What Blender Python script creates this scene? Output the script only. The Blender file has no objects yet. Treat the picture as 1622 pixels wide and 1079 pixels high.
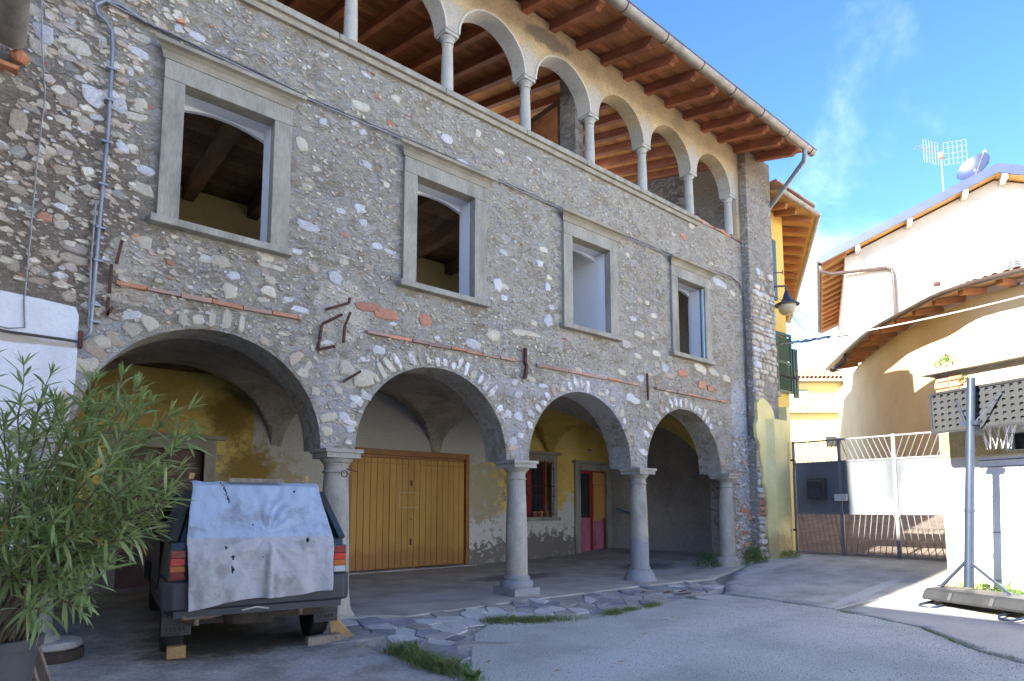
import bpy, bmesh, math, random
from math import sin, cos, pi, radians as RD, sqrt, atan2, hypot
from mathutils import Vector, Matrix, noise as MN
from mathutils.geometry import tessellate_polygon
random.seed(7)
rnd = random.Random(11)
U = rnd.uniform
SC = bpy.context.scene
COL = SC.collection

# ------------------------------------------------------------------ camera
cam = bpy.data.objects.new('camera', bpy.data.cameras.new('camera'))
COL.objects.link(cam)
cam.location = (0, -6.5, 1.25)
cam.rotation_euler = (RD(90 + 5.49), 0, RD(-40))
cam.data.sensor_width = 36
cam.data.lens = 36 * 1000 / 1622
cam.data.shift_x = 0.0012
cam.data.shift_y = 0.1036
cam.data.clip_start = 0.05
cam.data.clip_end = 2000
SC.camera = cam

# ------------------------------------------------------------------ light
SUN_EL, SUN_AZ = 31.0, 181.0        # azimuth of the sun measured from +X towards +Y (it stands in the west, -X)
sd = Vector((cos(RD(SUN_AZ)) * cos(RD(SUN_EL)), sin(RD(SUN_AZ)) * -cos(RD(SUN_EL)), sin(RD(SUN_EL))))
sun = bpy.data.objects.new('sun', bpy.data.lights.new('sun', 'SUN'))
COL.objects.link(sun)
sun.data.energy = 2.5
sun.data.angle = RD(0.53)
sun.data.color = (1.0, .93, .82)
sun.rotation_euler = sd.to_track_quat('Z', 'Y').to_euler()
sun.location = (-6, 2, 14)

world = bpy.data.worlds.new('World')
SC.world = world
world.use_nodes = True
wn, wl = world.node_tree.nodes, world.node_tree.links
wn.clear()
wo = wn.new('ShaderNodeOutputWorld'); bg = wn.new('ShaderNodeBackground')
sky = wn.new('ShaderNodeTexSky'); sky.sky_type = 'NISHITA'
sky.sun_disc = False
sky.sun_elevation = RD(SUN_EL)
sky.sun_rotation = math.atan2(sd.x, sd.y)
sky.altitude = 1500; sky.air_density = .72; sky.dust_density = .05; sky.ozone_density = 3.0
bg.inputs['Strength'].default_value = 0.15
hs = wn.new('ShaderNodeHueSaturation'); hs.inputs['Saturation'].default_value = 1.15; hs.inputs['Value'].default_value = .46; hs.inputs['Hue'].default_value = .506
tc = wn.new('ShaderNodeTexCoord')
mp = wn.new('ShaderNodeMapping'); mp.inputs['Scale'].default_value = (1.0, 2.4, 3.2); mp.inputs['Rotation'].default_value = (0.7, 0.1, 1.0)
nz = wn.new('ShaderNodeTexNoise'); nz.inputs['Scale'].default_value = 1.15; nz.inputs['Detail'].default_value = 9; nz.inputs['Roughness'].default_value = .58; nz.inputs['Distortion'].default_value = .5
rp = wn.new('ShaderNodeMapRange'); rp.inputs['From Min'].default_value = .49; rp.inputs['From Max'].default_value = .84; rp.inputs['To Max'].default_value = .34; rp.interpolation_type = 'SMOOTHSTEP'
sxyz = wn.new('ShaderNodeSeparateXYZ')
hz = wn.new('ShaderNodeMapRange'); hz.inputs['From Min'].default_value = .0; hz.inputs['From Max'].default_value = .24; hz.inputs['To Min'].default_value = .92; hz.inputs['To Max'].default_value = 0
mx0 = wn.new('ShaderNodeMath'); mx0.operation = 'MAXIMUM'
mx = wn.new('ShaderNodeMixRGB'); mx.inputs['Color2'].default_value = (5.4, 5.5, 5.2, 1)
wl.new(tc.outputs['Generated'], mp.inputs['Vector']); wl.new(mp.outputs[0], nz.inputs['Vector'])
wl.new(tc.outputs['Generated'], sxyz.inputs[0]); wl.new(sxyz.outputs['Z'], hz.inputs['Value'])
wl.new(nz.outputs['Fac'], rp.inputs['Value']); wl.new(rp.outputs[0], mx0.inputs[0]); wl.new(hz.outputs[0], mx0.inputs[1])
wl.new(sky.outputs[0], hs.inputs['Color']); wl.new(hs.outputs[0], mx.inputs['Color1']); wl.new(mx0.outputs[0], mx.inputs['Fac'])
wl.new(mx.outputs[0], bg.inputs['Color']); wl.new(bg.outputs[0], wo.inputs['Surface'])

SC.view_settings.view_transform = 'Standard'
SC.view_settings.look = 'None'
SC.view_settings.gamma = 1.0
SC.view_settings.use_curve_mapping = False
SC.view_settings.exposure = 3.3

# ------------------------------------------------------------------ materials
class NT:
    def __init__(s, name):
        s.m = bpy.data.materials.new(name); s.m.use_nodes = True
        s.t = s.m.node_tree; s.n = s.t.nodes; s.n.clear()
        s.out = s.n.new('ShaderNodeOutputMaterial'); s.b = s.n.new('ShaderNodeBsdfPrincipled')
        s.t.links.new(s.b.outputs[0], s.out.inputs[0])
    def l(s, a, b): s.t.links.new(a, b)
    def node(s, k, **kw):
        x = s.n.new('ShaderNode' + k)
        for a, v in kw.items(): setattr(x, a, v)
        return x
    def val(s, inp, v):
        if hasattr(v, 'is_linked') or hasattr(v, 'links'): s.l(v, inp)
        else: inp.default_value = v
    def math(s, op, a, b=0.0, c=0.0, clamp=False):
        x = s.node('Math', operation=op, use_clamp=clamp)
        for i, v in enumerate((a, b, c)): s.val(x.inputs[i], v)
        return x.outputs[0]
    def mix(s, f, a, b, mode='MIX'):
        x = s.node('MixRGB', blend_type=mode)
        s.val(x.inputs[0], f)
        for i, v in ((1, a), (2, b)):
            if isinstance(v, tuple): v = tuple(v[:3]) + (1,)
            s.val(x.inputs[i], v)
        return x.outputs[0]
    def noise(s, vec, sc, det=6, rough=.6, dist=0.0):
        x = s.node('TexNoise'); x.inputs['Scale'].default_value = sc; x.inputs['Detail'].default_value = det
        x.inputs['Roughness'].default_value = rough; x.inputs['Distortion'].default_value = dist
        if vec is not None: s.l(vec, x.inputs['Vector'])
        return x.outputs[0]
    def vor(s, vec, sc, feature='F1', out='Distance'):
        x = s.node('TexVoronoi', feature=feature); x.inputs['Scale'].default_value = sc
        s.l(vec, x.inputs['Vector']); return x.outputs[out]
    def rng(s, v, a, b, c=0.0, d=1.0, smooth=True):
        x = s.node('MapRange'); x.interpolation_type = 'SMOOTHSTEP' if smooth else 'LINEAR'
        s.val(x.inputs[0], v)
        for i, q in enumerate((a, b, c, d)): x.inputs[i + 1].default_value = q
        return x.outputs[0]
    def ramp(s, v, cols):
        x = s.node('ValToRGB'); e = x.color_ramp.elements
        while len(e) < len(cols): e.new(.5)
        for i, c in enumerate(cols):
            p = c[3] if len(c) > 3 else i / (len(cols) - 1)
            e[i].position = p; e[i].color = (c[0], c[1], c[2], 1)
        s.l(v, x.inputs[0]); return x.outputs[0]
    def patch(s, vec, col, pts, pcol, nz, amp=.5, soft=.15):
        """stain with a shape of its own: ellipsoid centre+radii, edge broken by noise"""
        for (c, r) in pts:
            a = s.node('VectorMath', operation='SUBTRACT'); s.l(vec, a.inputs[0]); a.inputs[1].default_value = c
            b = s.node('VectorMath', operation='DIVIDE'); s.l(a.outputs[0], b.inputs[0]); b.inputs[1].default_value = r
            d = s.node('VectorMath', operation='LENGTH'); s.l(b.outputs[0], d.inputs[0])
            e = s.math('ADD', d.outputs['Value'], s.math('MULTIPLY', s.math('SUBTRACT', nz, .5), amp * 4))
            m = s.rng(e, 1 - soft, 1 + soft, 1, 0)
            col = s.mix(m, col, pcol)
        return col

MATS = {}
def pm(name, cols, sc=1.5, fine=45, rough=.85, bump=.3, metal=0.0, bd=.01, patches=(), tex='pos', st=(1, 1, 1), rand=0.0, grain=.25, spec=.5, det=7, dist=.0, rrough=0.0, sheen=0, coat=0, sss=0):
    s = NT(name)
    if tex == 'pos': v = s.node('NewGeometry').outputs['Position']
    else: v = s.node('TexCoord').outputs['Object']
    raw = v
    m = s.node('Mapping'); m.inputs['Scale'].default_value = st; s.l(v, m.inputs[0]); v = m.outputs[0]
    if tex != 'pos' or rand:
        oi = s.node('ObjectInfo').outputs['Random']
        if tex != 'pos':
            a = s.node('VectorMath', operation='ADD'); s.l(v, a.inputs[0]); cmb = s.node('CombineXYZ')
            for i, k in enumerate((37., 91., 53.)): s.l(s.math('MULTIPLY', oi, k), cmb.inputs[i])
            s.l(cmb.outputs[0], a.inputs[1]); v = a.outputs[0]
    n1 = s.noise(v, sc, det, .6, dist)
    n2 = s.noise(v, fine, 5, .65)
    c = s.ramp(s.rng(n1, .28, .72, 0, 1, False), cols)
    nb = s.noise(raw, 5.5, 10, .7)
    for (pts, pc, amp, soft) in patches: c = s.patch(raw, c, pts, pc, nb, amp, soft)
    g = s.rng(n2, .25, .75, 1 - grain, 1 + grain, False)
    mul = s.node('VectorMath', operation='SCALE'); s.l(c, mul.inputs[0]); s.l(g, mul.inputs['Scale']); c = mul.outputs[0]
    if rand:
        k = s.rng(oi, 0, 1, 1 - rand, 1 + rand, False)
        mul = s.node('VectorMath', operation='SCALE'); s.l(c, mul.inputs[0]); s.l(k, mul.inputs['Scale']); c = mul.outputs[0]
    s.l(c, s.b.inputs['Base Color'])
    if rrough: s.l(s.rng(n1, .3, .7, rough - rrough, min(1, rough + rrough)), s.b.inputs['Roughness'])
    else: s.b.inputs['Roughness'].default_value = rough
    s.b.inputs['Metallic'].default_value = metal
    s.b.inputs['Specular IOR Level'].default_value = spec
    if coat: s.b.inputs['Coat Weight'].default_value = coat
    if bump:
        bp = s.node('Bump'); bp.inputs['Strength'].default_value = bump; bp.inputs['Distance'].default_value = bd
        s.l(s.math('ADD', n2, s.math('MULTIPLY', n1, 1.5)), bp.inputs['Height']); s.l(bp.outputs[0], s.b.inputs['Normal'])
    MATS[name] = s.m
    return s.m

def rubble(name, mort, stones, dens=.5, sc=8.5, patches=(), bump=1.0, rough=.92, zs=1.7):
    """mortar full of small stones, for the parts of the wall between the stones that are built"""
    s = NT(name)
    raw = s.node('NewGeometry').outputs['Position']
    wob = s.node('TexNoise'); wob.inputs['Scale'].default_value = 5; wob.inputs['Detail'].default_value = 4; s.l(raw, wob.inputs[0])
    w2 = s.node('VectorMath', operation='SCALE'); s.l(wob.outputs['Color'], w2.inputs[0]); w2.inputs['Scale'].default_value = .12
    ad = s.node('VectorMath', operation='ADD'); s.l(raw, ad.inputs[0]); s.l(w2.outputs[0], ad.inputs[1])
    m = s.node('Mapping'); m.inputs['Scale'].default_value = (1, 1, zs); s.l(ad.outputs[0], m.inputs[0]); v = m.outputs[0]
    big = s.noise(raw, .9, 7, .65); mid = s.noise(raw, 7, 8, .7); fine = s.noise(raw, 60, 5, .7)
    c = s.ramp(s.rng(s.math('ADD', s.math('MULTIPLY', big, .55), s.math('MULTIPLY', mid, .45)), .34, .66, 0, 1, False), mort)
    h = s.math('MULTIPLY', mid, .9)
    for k, (scale, dd) in enumerate(((sc, dens), (sc * 2.4, dens * .95))):
        x = s.node('TexVoronoi', feature='F1'); x.inputs['Scale'].default_value = scale; s.l(v, x.inputs['Vector'])
        sep = s.node('SeparateColor'); s.l(x.outputs['Color'], sep.inputs[0])
        e = s.vor(v, scale, 'DISTANCE_TO_EDGE')
        on = s.rng(sep.outputs[0], 1 - dd - .02, 1 - dd + .02)
        shape = s.rng(s.math('ADD', e, s.math('MULTIPLY', s.math('SUBTRACT', mid, .5), .3)), .05, .13)
        mask = s.math('MULTIPLY', on, shape)
        sc_ = s.ramp(sep.outputs[1], stones)
        c = s.mix(s.math('MULTIPLY', mask, .85), c, sc_)
        h = s.math('ADD', h, s.math('MULTIPLY', mask, .8 if k == 0 else .35))
    nb = s.noise(raw, 5.5, 10, .7)
    m4 = s.node('Mapping'); m4.inputs['Scale'].default_value = (1, 1, 1.7); m4.inputs['Rotation'].default_value = (0, .25, 0); m4.inputs['Location'].default_value = (3, 1, 8); s.l(raw, m4.inputs[0])
    lime = s.noise(m4.outputs[0], 6.5, 10, .72, .8); brn = s.noise(m4.outputs[0], 3.3, 9, .7, .5)
    c = s.mix(s.math('MULTIPLY', s.rng(brn, .50, .58), .7), c, (mort[0][0] * .95, mort[0][1] * .86, mort[0][2] * .78))
    lm = s.math('MULTIPLY', s.rng(lime, .52, .555), .75); c = s.mix(lm, c, (.60, .57, .52)); h = s.math('ADD', h, s.math('MULTIPLY', lm, .5))
    for (pts, pc, amp, soft) in patches: c = s.patch(raw, c, pts, pc, nb, amp, soft)
    m3 = s.node('Mapping'); m3.inputs['Scale'].default_value = (1, 1, 2.3); m3.inputs['Rotation'].default_value = (0, .18, 0); s.l(raw, m3.inputs[0])
    fl = s.noise(m3.outputs[0], 17, 9, .72, .6); pits = s.rng(fl, .30, .44, 0.55, 1); h = s.math('ADD', h, s.math('MULTIPLY', fl, 2.2))
    g = s.math('MULTIPLY', s.rng(fine, .3, .7, .72, 1.25, False), pits)  # crevice darkness is multiplied into the colour along the pits
    mul = s.node('VectorMath', operation='SCALE'); s.l(c, mul.inputs[0]); s.l(g, mul.inputs['Scale'])
    s.l(mul.outputs[0], s.b.inputs['Base Color']); s.b.inputs['Roughness'].default_value = rough
    bp = s.node('Bump'); bp.inputs['Strength'].default_value = bump; bp.inputs['Distance'].default_value = .03
    s.l(s.math('ADD', s.math('ADD', h, s.math('MULTIPLY', fine, .35)), s.math('MULTIPLY', pits, .4)), bp.inputs['Height']); s.l(bp.outputs[0], s.b.inputs['Normal'])
    MATS[name] = s.m
    return s.m

M_stonewall = rubble('rubble wall', [(.37, .315, .22), (.50, .44, .325), (.59, .535, .415), (.66, .61, .50)],
    [(.34, .28, .23), (.50, .45, .37), (.45, .42, .39), (.58, .51, .40), (.36, .28, .23), (.56, .54, .50)], .20,
    patches=[([((.35, 0, 3.9), (.75, 2, 1.2))], (.36, .295, .22), .35, .3),
             ([((7.1, 0, 2.95), (.75, 1, .42))], (.60, .56, .54), .5, .12),
             ([((2.95, 0, 2.35), (.22, 1, .5)), ((5.58, 0, 2.3), (.2, 1, .45)), ((8.18, 0, 2.2), (.2, 1, .4)), ((5.58, 0, 2.9), (.5, 1, .12)), ((.75, 0, 2.6), (.3, 1, .3))], (.60, .575, .53), 1.1, .12),
             ([((11.35, 0, 2.2), (.26, 1, 1.5)), ((11.2, 0, 3.2), (.2, 1, .5))], (.64, .63, .63), .45, .15),
             ([((3.0, 0, 3.45), (.33, 1, .36)), ((.93, 0, 3.5), (.21, 1, .22)), ((.95, 0, 3.17), (.24, 1, .09)), ((3.05, 0, 2.72), (.2, 1, .16)), ((2.2, 0, 3.83), (.13, 1, .1))], (.76, .68, .54), .22, .05),
             ([((9.6, 0, 6.3), (1.2, 1, .25)), ((5.8, 0, 6.35), (1.2, 1, .14))], (.47, .42, .34), .5, .2)])
M_pilaster = rubble('plaster worn off pilaster', [(.30, .265, .21), (.42, .385, .31), (.54, .50, .42)],
    [(.36, .35, .34), (.48, .46, .42), (.42, .32, .27)], .3, patches=[([((12.0, 0, 8.6), (2, 2, .7))], (.42, .33, .22), .4, .3)])
M_loggiawall = pm('ochre plaster', [(.30, .25, .18), (.45, .34, .20), (.55, .42, .25), (.47, .36, .22)], sc=1.6, bump=.35, fine=30,
    patches=[([((x, 0, 7.62), (.24, 1, .42)) for x in (4.43, 5.83, 7.23, 8.58, 9.99, 11.3)], (.42, .39, .34), .4, .3),
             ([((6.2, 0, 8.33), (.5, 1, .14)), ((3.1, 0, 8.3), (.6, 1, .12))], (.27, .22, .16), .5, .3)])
M_archtrim = pm('grey lime trim', [(.42, .40, .36), (.55, .52, .46), (.60, .57, .50)], sc=3, bump=.15)
M_frame = pm('grey sandstone', [(.19, .175, .135), (.30, .275, .215), (.38, .345, .27)], sc=5, fine=40, bump=.3, st=(1, 1, .3), grain=.16, rand=.05)
M_cornice = pm('weathered sandstone cornice', [(.22, .20, .15), (.30, .26, .19), (.37, .33, .25)], sc=4, fine=60, bump=.25, grain=.2)
M_column = pm('grey column stone', [(.22, .205, .165), (.34, .315, .26), (.42, .39, .325)], sc=5, fine=45, bump=.3, grain=.16, st=(1, 1, .5),
    patches=[([((8.15, 0, .3), (.5, .5, .5)), ((5.58, 0, .2), (.6, .6, .16))], (.25, .26, .27), .3, .2)])
M_colwhite = pm('pale loggia column stone', [(.33, .32, .28), (.42, .41, .36), (.48, .46, .40)], sc=4, fine=60, bump=.15, grain=.12)
STONES = [pm('stone ' + n, c, sc=9, fine=70, bump=.6, tex='obj', rand=.14, grain=.3, rough=.85) for n, c in (
    ('pale blue grey', [(.38, .36, .34), (.54, .525, .51), (.68, .67, .66)]),
    ('cream', [(.45, .38, .26), (.58, .52, .40), (.66, .60, .48)]),
    ('mauve grey', [(.30, .24, .20), (.42, .35, .295), (.52, .455, .39)]),
    ('green grey', [(.23, .225, .19), (.31, .30, .26), (.38, .37, .32)]),
    ('brick red', [(.32, .15, .10), (.45, .20, .12), (.50, .30, .20)]),
    ('brown grey', [(.32, .25, .185), (.42, .335, .25), (.51, .43, .33)]),
    ('mortar grey', [(.38, .325, .24), (.50, .44, .335), (.58, .52, .41)]))]
M_voussoir = pm('limewashed voussoir', [(.36, .31, .25), (.46, .41, .35), (.66, .64, .60), (.76, .74, .71)], sc=14, fine=50, bump=.8, rand=.12, grain=.3)
M_brick = pm('old brick', [(.22, .17, .14), (.34, .22, .17), (.42, .22, .14)], sc=6, fine=80, bump=.5, rand=.25, tex='obj', grain=.25)
M_brickred = pm('bare red brick', [(.40, .17, .10), (.50, .22, .12), (.45, .27, .19)], sc=8, fine=60, bump=.5, rand=.15, tex='obj')
M_white = pm('whitewashed plaster', [(.60, .60, .62), (.70, .70, .72), (.76, .75, .76)], sc=1.8, fine=40, bump=.25, grain=.08,
    patches=[([((.5, 0, 2.05), (.06, 1, .18)), ((.3, 0, 1.2), (.2, 1, .2)), ((.1, 0, 2.62), (.5, 1, .03))], (.45, .38, .31), .4, .2)])
M_vault = pm('sooty vault plaster', [(.19, .17, .135), (.29, .25, .195), (.40, .335, .26), (.36, .31, .25)], sc=1.8, fine=18, bump=.9, bd=.02, grain=.35)
M_vaultyel = pm('ochre vault plaster', [(.32, .22, .05), (.48, .33, .065), (.58, .41, .10)], sc=1.6, fine=24, bump=.6, bd=.02, grain=.3)
YELLOWS = [(.48, .32, .08), (.64, .45, .11), (.70, .53, .19)]
M_backwall = pm('peeling ochre portico wall', YELLOWS, sc=1.3, fine=30, bump=.4, bd=.02, grain=.2, patches=[
    ([((5.75, 4, 2.5), (2.40, 3, 90.0))], (.44, .415, .36), .012, .01),
    ([((10.0, 4, .0), (3.0, 3, 1.18)), ((6.5, 4, .1), (3.9, 3, .55)), ((.4, 4, .0), (3.4, 3, .8))], (.33, .30, .255), .4, .03),
    ([((9.9, 4, 1.12), (.55, 3, .1)), ((8.6, 4, .98), (.5, 3, .12)), ((10.6, 4, 1.2), (.13, 3, .3)), ((8.2, 4, .85), (.3, 3, .12))], (.56, .54, .48), .5, .1),
    ([((10.0, 4, .75), (1.2, 3, .42)), ((8.3, 4, .8), (.9, 3, .45))], (.27, .29, .22), 1.3, .2),
    ([((9.6, 4, .45), (1.9, 3, .38)), ((7.9, 4, .45), (.6, 3, .5)), ((3.4, 4, .5), (1.0, 3, .4))], (.20, .17, .135), 1.3, .1),
    ([((9.6, 4, .95), (1.8, 3, .28)), ((8.0, 4, .8), (.7, 3, .35)), ((10.6, 4, 1.0), (.3, 3, .4))], (.58, .55, .48), 1.5, .06),
    ([((8.0, 4, 1.6), (.6, 3, .6)), ((3.4, 4, 1.5), (.8, 3, .6))], (.40, .33, .2), 1.3, .2),
    ([((12.4, 4, 1.2), (.45, 3, 2.0))], (.15, .13, .115), .3, .25),
    ([((3.0, 4, 2.7), (.35, 3, .4)), ((3.3, 4, 1.7), (.4, 3, .5)), ((9.2, 4, 1.8), (.5, 3, .5))], (.25, .16, .03), .5, .4)])
M_endwall = pm('dark damp plaster', [(.27, .24, .20), (.38, .345, .29), (.48, .44, .38)], sc=1.2, fine=25, bump=.5, bd=.015, grain=.25, patches=[
    ([((12, 1.5, .45), (2, 2.6, .35)), ((12, .9, 1.0), (2, .5, .4))], (.40, .385, .36), .5, .2)])
M_roomyel = pm('faded yellow room paint', [(.50, .39, .17), (.60, .47, .22), (.64, .52, .28)], sc=1.2, bump=.15, grain=.08)
M_roomwhite = pm('white room paint', [(.66, .67, .69), (.74, .75, .77)], sc=1, bump=.08, grain=.05)
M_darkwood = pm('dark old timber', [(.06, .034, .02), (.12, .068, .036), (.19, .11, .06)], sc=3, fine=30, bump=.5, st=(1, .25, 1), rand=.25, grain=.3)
M_plankdark = pm('dark stained board', [(.22, .08, .032), (.36, .14, .05), (.48, .20, .075)], sc=4, fine=50, bump=.35, st=(.15, 1, 1), rand=.3, grain=.25)
M_planklit = pm('pale lit board', [(.58, .26, .08), (.70, .34, .11), (.76, .42, .17)], sc=4, fine=40, bump=.3, st=(.15, 1, 1), rand=.2, grain=.2)  # paler wood; brightness of the lit right-hand ceiling is put into its colour
M_rafter = pm('red stained rafter', [(.19, .065, .032), (.30, .105, .05), (.40, .16, .08)], sc=5, fine=60, bump=.4, st=(1, .2, 1), rand=.2, grain=.3, tex='pos')
M_gutter = pm('weathered gutter metal', [(.19, .17, .145), (.30, .27, .235), (.38, .35, .31)], sc=5, fine=60, bump=.15, metal=.35, rough=.5, grain=.15)
M_greypipe = pm('grey pipe', [(.20, .22, .25), (.30, .32, .35)], sc=3, bump=.05, metal=.4, rough=.45, grain=.08)
M_brownpipe = pm('brown painted gutter', [(.06, .045, .04), (.11, .085, .075)], sc=3, bump=.05, metal=.2, rough=.35, grain=.1)
M_iron = pm('rusty iron', [(.035, .02, .018), (.085, .035, .022), (.13, .05, .028)], sc=14, fine=80, bump=.5, rough=.8, grain=.3)
M_cable = pm('dark cable', [(.05, .045, .04), (.10, .09, .08)], sc=10, bump=.1, rough=.6)
M_greycable = pm('grey cable', [(.22, .22, .23), (.34, .34, .35)], sc=10, bump=.1, rough=.55)
M_whitecable = pm('pale cable', [(.34, .33, .30), (.44, .43, .40)], sc=10, bump=.1, rough=.55)
M_garage = pm('ochre painted board', [(.36, .185, .028), (.44, .235, .036), (.48, .27, .05)], sc=2.5, fine=50, bump=.15, st=(1, 1, .3), rand=.05, grain=.1, rough=.55, patches=[([((6.3, 4, .2), (2, 1, .28))], (.33, .15, .03), .4, .4)])
M_garageframe = pm('brown painted frame', [(.24, .095, .02), (.32, .13, .028)], sc=3, fine=50, bump=.15, grain=.1, rough=.5)
M_red = pm('faded red paint', [(.28, .018, .016), (.36, .028, .024)], sc=4, bump=.15, rough=.5, grain=.12)
M_pink = pm('bleached red panel', [(.34, .08, .10), (.46, .15, .19), (.50, .21, .24)], sc=4, bump=.2, rough=.6, grain=.15, st=(1, 1, .4))
M_ply = pm('orange plywood', [(.50, .235, .06), (.60, .31, .09)], sc=2.5, fine=40, bump=.1, rough=.6, grain=.12, st=(1, 1, .3))
M_glassdark = pm('dark window glass', [(.018, .021, .022), (.035, .038, .038)], sc=1, bump=0, rough=.08, grain=.05)
M_terracotta = pm('terracotta', [(.42, .15, .07), (.55, .23, .11)], sc=5, bump=.2, rough=.8, grain=.15, rand=.1)
M_asphalt = pm('gravelly asphalt', [(.33, .335, .315), (.42, .43, .40), (.51, .52, .48)], sc=1.1, fine=60, bump=1.0, bd=.01, grain=.5, rough=.95, patches=[
    ([((4.2, -3.0, 0), (.9, .35, 1)), ((6.4, -2.6, 0), (1.4, .3, 1)), ((6.6, -3.6, 0), (.6, .5, 1))], (.50, .50, .49), .6, .6)])
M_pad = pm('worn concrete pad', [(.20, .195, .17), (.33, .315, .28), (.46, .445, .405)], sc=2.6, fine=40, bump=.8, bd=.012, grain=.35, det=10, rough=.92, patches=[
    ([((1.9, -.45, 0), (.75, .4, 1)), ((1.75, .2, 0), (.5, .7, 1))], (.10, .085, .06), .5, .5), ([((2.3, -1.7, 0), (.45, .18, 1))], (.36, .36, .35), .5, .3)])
M_porticofloor = pm('smooth worn cement floor', [(.24, .22, .18), (.36, .335, .285), (.47, .44, .385)], sc=2.2, fine=40, bump=.35, det=10, bd=.006, grain=.15, rough=.75, patches=[
    ([((6.9, 1.6, 0), (.8, .35, 1)), ((9.8, 1.2, 0), (.6, .5, 1))], (.14, .13, .12), .5, .4), ([((9.4, .4, 0), (1.5, .12, 1)), ((4.6, .5, 0), (.9, .2, 1))], (.38, .35, .33), .5, .25)])
M_ramp = pm('rough concrete ramp', [(.27, .265, .235), (.39, .385, .35), (.50, .49, .45)], sc=2.4, det=10, fine=45, bump=.8, bd=.008, grain=.35, rough=.95, patches=[
    ([((10.9, -.75, 0), (1.1, .14, 1)), ((9.4, -2.9, 0), (1.3, .1, 1))], (.47, .465, .45), .35, .25)])
M_strip = pm('smooth concrete strip', [(.34, .33, .31), (.42, .41, .39)], sc=1.2, fine=50, bump=.3, bd=.005, grain=.15, rough=.9)
M_earth = pm('dirt', [(.12, .095, .065), (.20, .165, .12)], sc=3, fine=50, bump=.7, grain=.4)
M_far = pm('far ground', [(.18, .17, .14), (.26, .25, .22)], sc=.4, bump=.2)
SLABS = [pm('slab ' + n, c, sc=3.5, fine=60, bump=.55, bd=.01, grain=.25, rand=.14, rough=.88) for n, c in (
    ('blue grey', [(.15, .16, .18), (.22, .23, .255), (.30, .31, .33)]), ('pale', [(.36, .36, .35), (.45, .45, .44), (.52, .52, .51)]),
    ('warm grey', [(.22, .205, .19), (.30, .285, .265), (.36, .34, .32)]))]
M_beige = pm('beige render', [(.50, .39, .22), (.58, .47, .29), (.64, .53, .35)], sc=.7, fine=12, bump=.2, grain=.06)
M_cream = pm('cream white render', [(.48, .44, .36), (.57, .54, .46), (.61, .58, .50)], sc=.9, fine=9, bump=.15, grain=.05, patches=[([((10.1, -4.4, .2), (2, 3, .22)), ((10.1, -4, 2.95), (2, 3, .16))], (.42, .33, .22), .9, .3)])
M_yellow = pm('bright yellow render', [(.66, .44, .09), (.74, .50, .12)], sc=.8, fine=14, bump=.15, grain=.06)
M_palegate = pm('mossy pale yellow render', [(.62, .53, .22), (.74, .63, .28), (.78, .68, .36)], sc=1.6, fine=30, bump=.25, bd=.008, grain=.08, patches=[
    ([((12.0, -.35, .45), (.5, .5, .3))], (.42, .33, .15), .5, .4)])
M_pine = pm('warm pine rafter', [(.30, .115, .04), (.42, .18, .065)], sc=5, bump=.2, grain=.2, rand=.15)
M_pinesoffit = pm('pine soffit board', [(.46, .25, .09), (.58, .34, .13)], sc=4, bump=.2, grain=.15, rand=.12)
M_bluemetal = pm('blue grey sheet metal', [(.045, .06, .12), (.06, .078, .15)], sc=2, bump=.05, metal=.4, rough=.4, grain=.05)
M_tile = pm('roof tile', [(.32, .17, .11), (.45, .27, .18), (.52, .38, .28)], sc=3, bump=.3, grain=.2, rand=.25)
M_shutter = pm('dark green shutter paint', [(.012, .055, .045), (.02, .08, .065)], sc=4, bump=.08, rough=.45, grain=.1)
M_gatepaint = pm('grey gate sheet', [(.09, .10, .115), (.125, .138, .15), (.16, .172, .18)], sc=1.6, fine=25, bump=.12, rough=.5, grain=.08, st=(1, 1, .35), metal=.15, rrough=.12)
M_gatebar = pm('grey gate bar', [(.13, .135, .15), (.22, .225, .24)], sc=6, fine=60, bump=.15, rough=.5, grain=.15, metal=.3)
M_box = pm('dark letterbox', [(.025, .023, .025), (.05, .045, .045)], sc=5, bump=.15, rough=.45, grain=.2)
M_lightmetal = pm('light metal box', [(.45, .44, .40), (.55, .54, .50)], sc=5, bump=.1, rough=.5)
M_pole = pm('blue grey steel pole', [(.03, .045, .075), (.045, .06, .095)], sc=3, bump=.05, metal=.3, rough=.4, grain=.06)
M_black = pm('black moulded plastic', [(.02, .022, .025), (.035, .037, .04)], sc=6, fine=90, bump=.15, rough=.5, grain=.15)
M_board = pm('grey moulded backboard', [(.035, .037, .04), (.05, .053, .056)], sc=5, fine=60, bump=.1, rough=.5, grain=.12)
M_net = pm('white net cord', [(.65, .65, .64), (.75, .75, .74)], sc=8, bump=.1)
M_car = pm('dark green grey car paint', [(.014, .02, .019), (.024, .032, .03)], sc=2, fine=60, bump=.03, rough=.28, grain=.12, coat=.5)
M_bumper = pm('faded black bumper plastic', [(.032, .034, .04), (.055, .057, .066)], sc=5, fine=90, bump=.15, rough=.55, grain=.15)
M_tyre = pm('tyre rubber', [(.018, .018, .018), (.035, .034, .032)], sc=8, fine=80, bump=.4, rough=.8, grain=.3)
M_rim = pm('dusty steel rim', [(.20, .19, .17), (.30, .28, .26)], sc=8, bump=.2, metal=.5, rough=.5)
M_under = pm('rusty underbody', [(.03, .024, .02), (.08, .055, .04)], sc=9, bump=.4, rough=.8, grain=.3)
M_exh = pm('rusty exhaust', [(.18, .12, .085), (.32, .24, .18)], sc=12, bump=.3, rough=.7, grain=.3, metal=.3)
M_lred = pm('red lens', [(.20, .003, .004), (.26, .004, .005)], sc=30, bump=.05, rough=.15, grain=.1)
M_lamber = pm('amber lens', [(.42, .09, .004), (.50, .12, .008)], sc=30, bump=.05, rough=.15, grain=.1)
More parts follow.
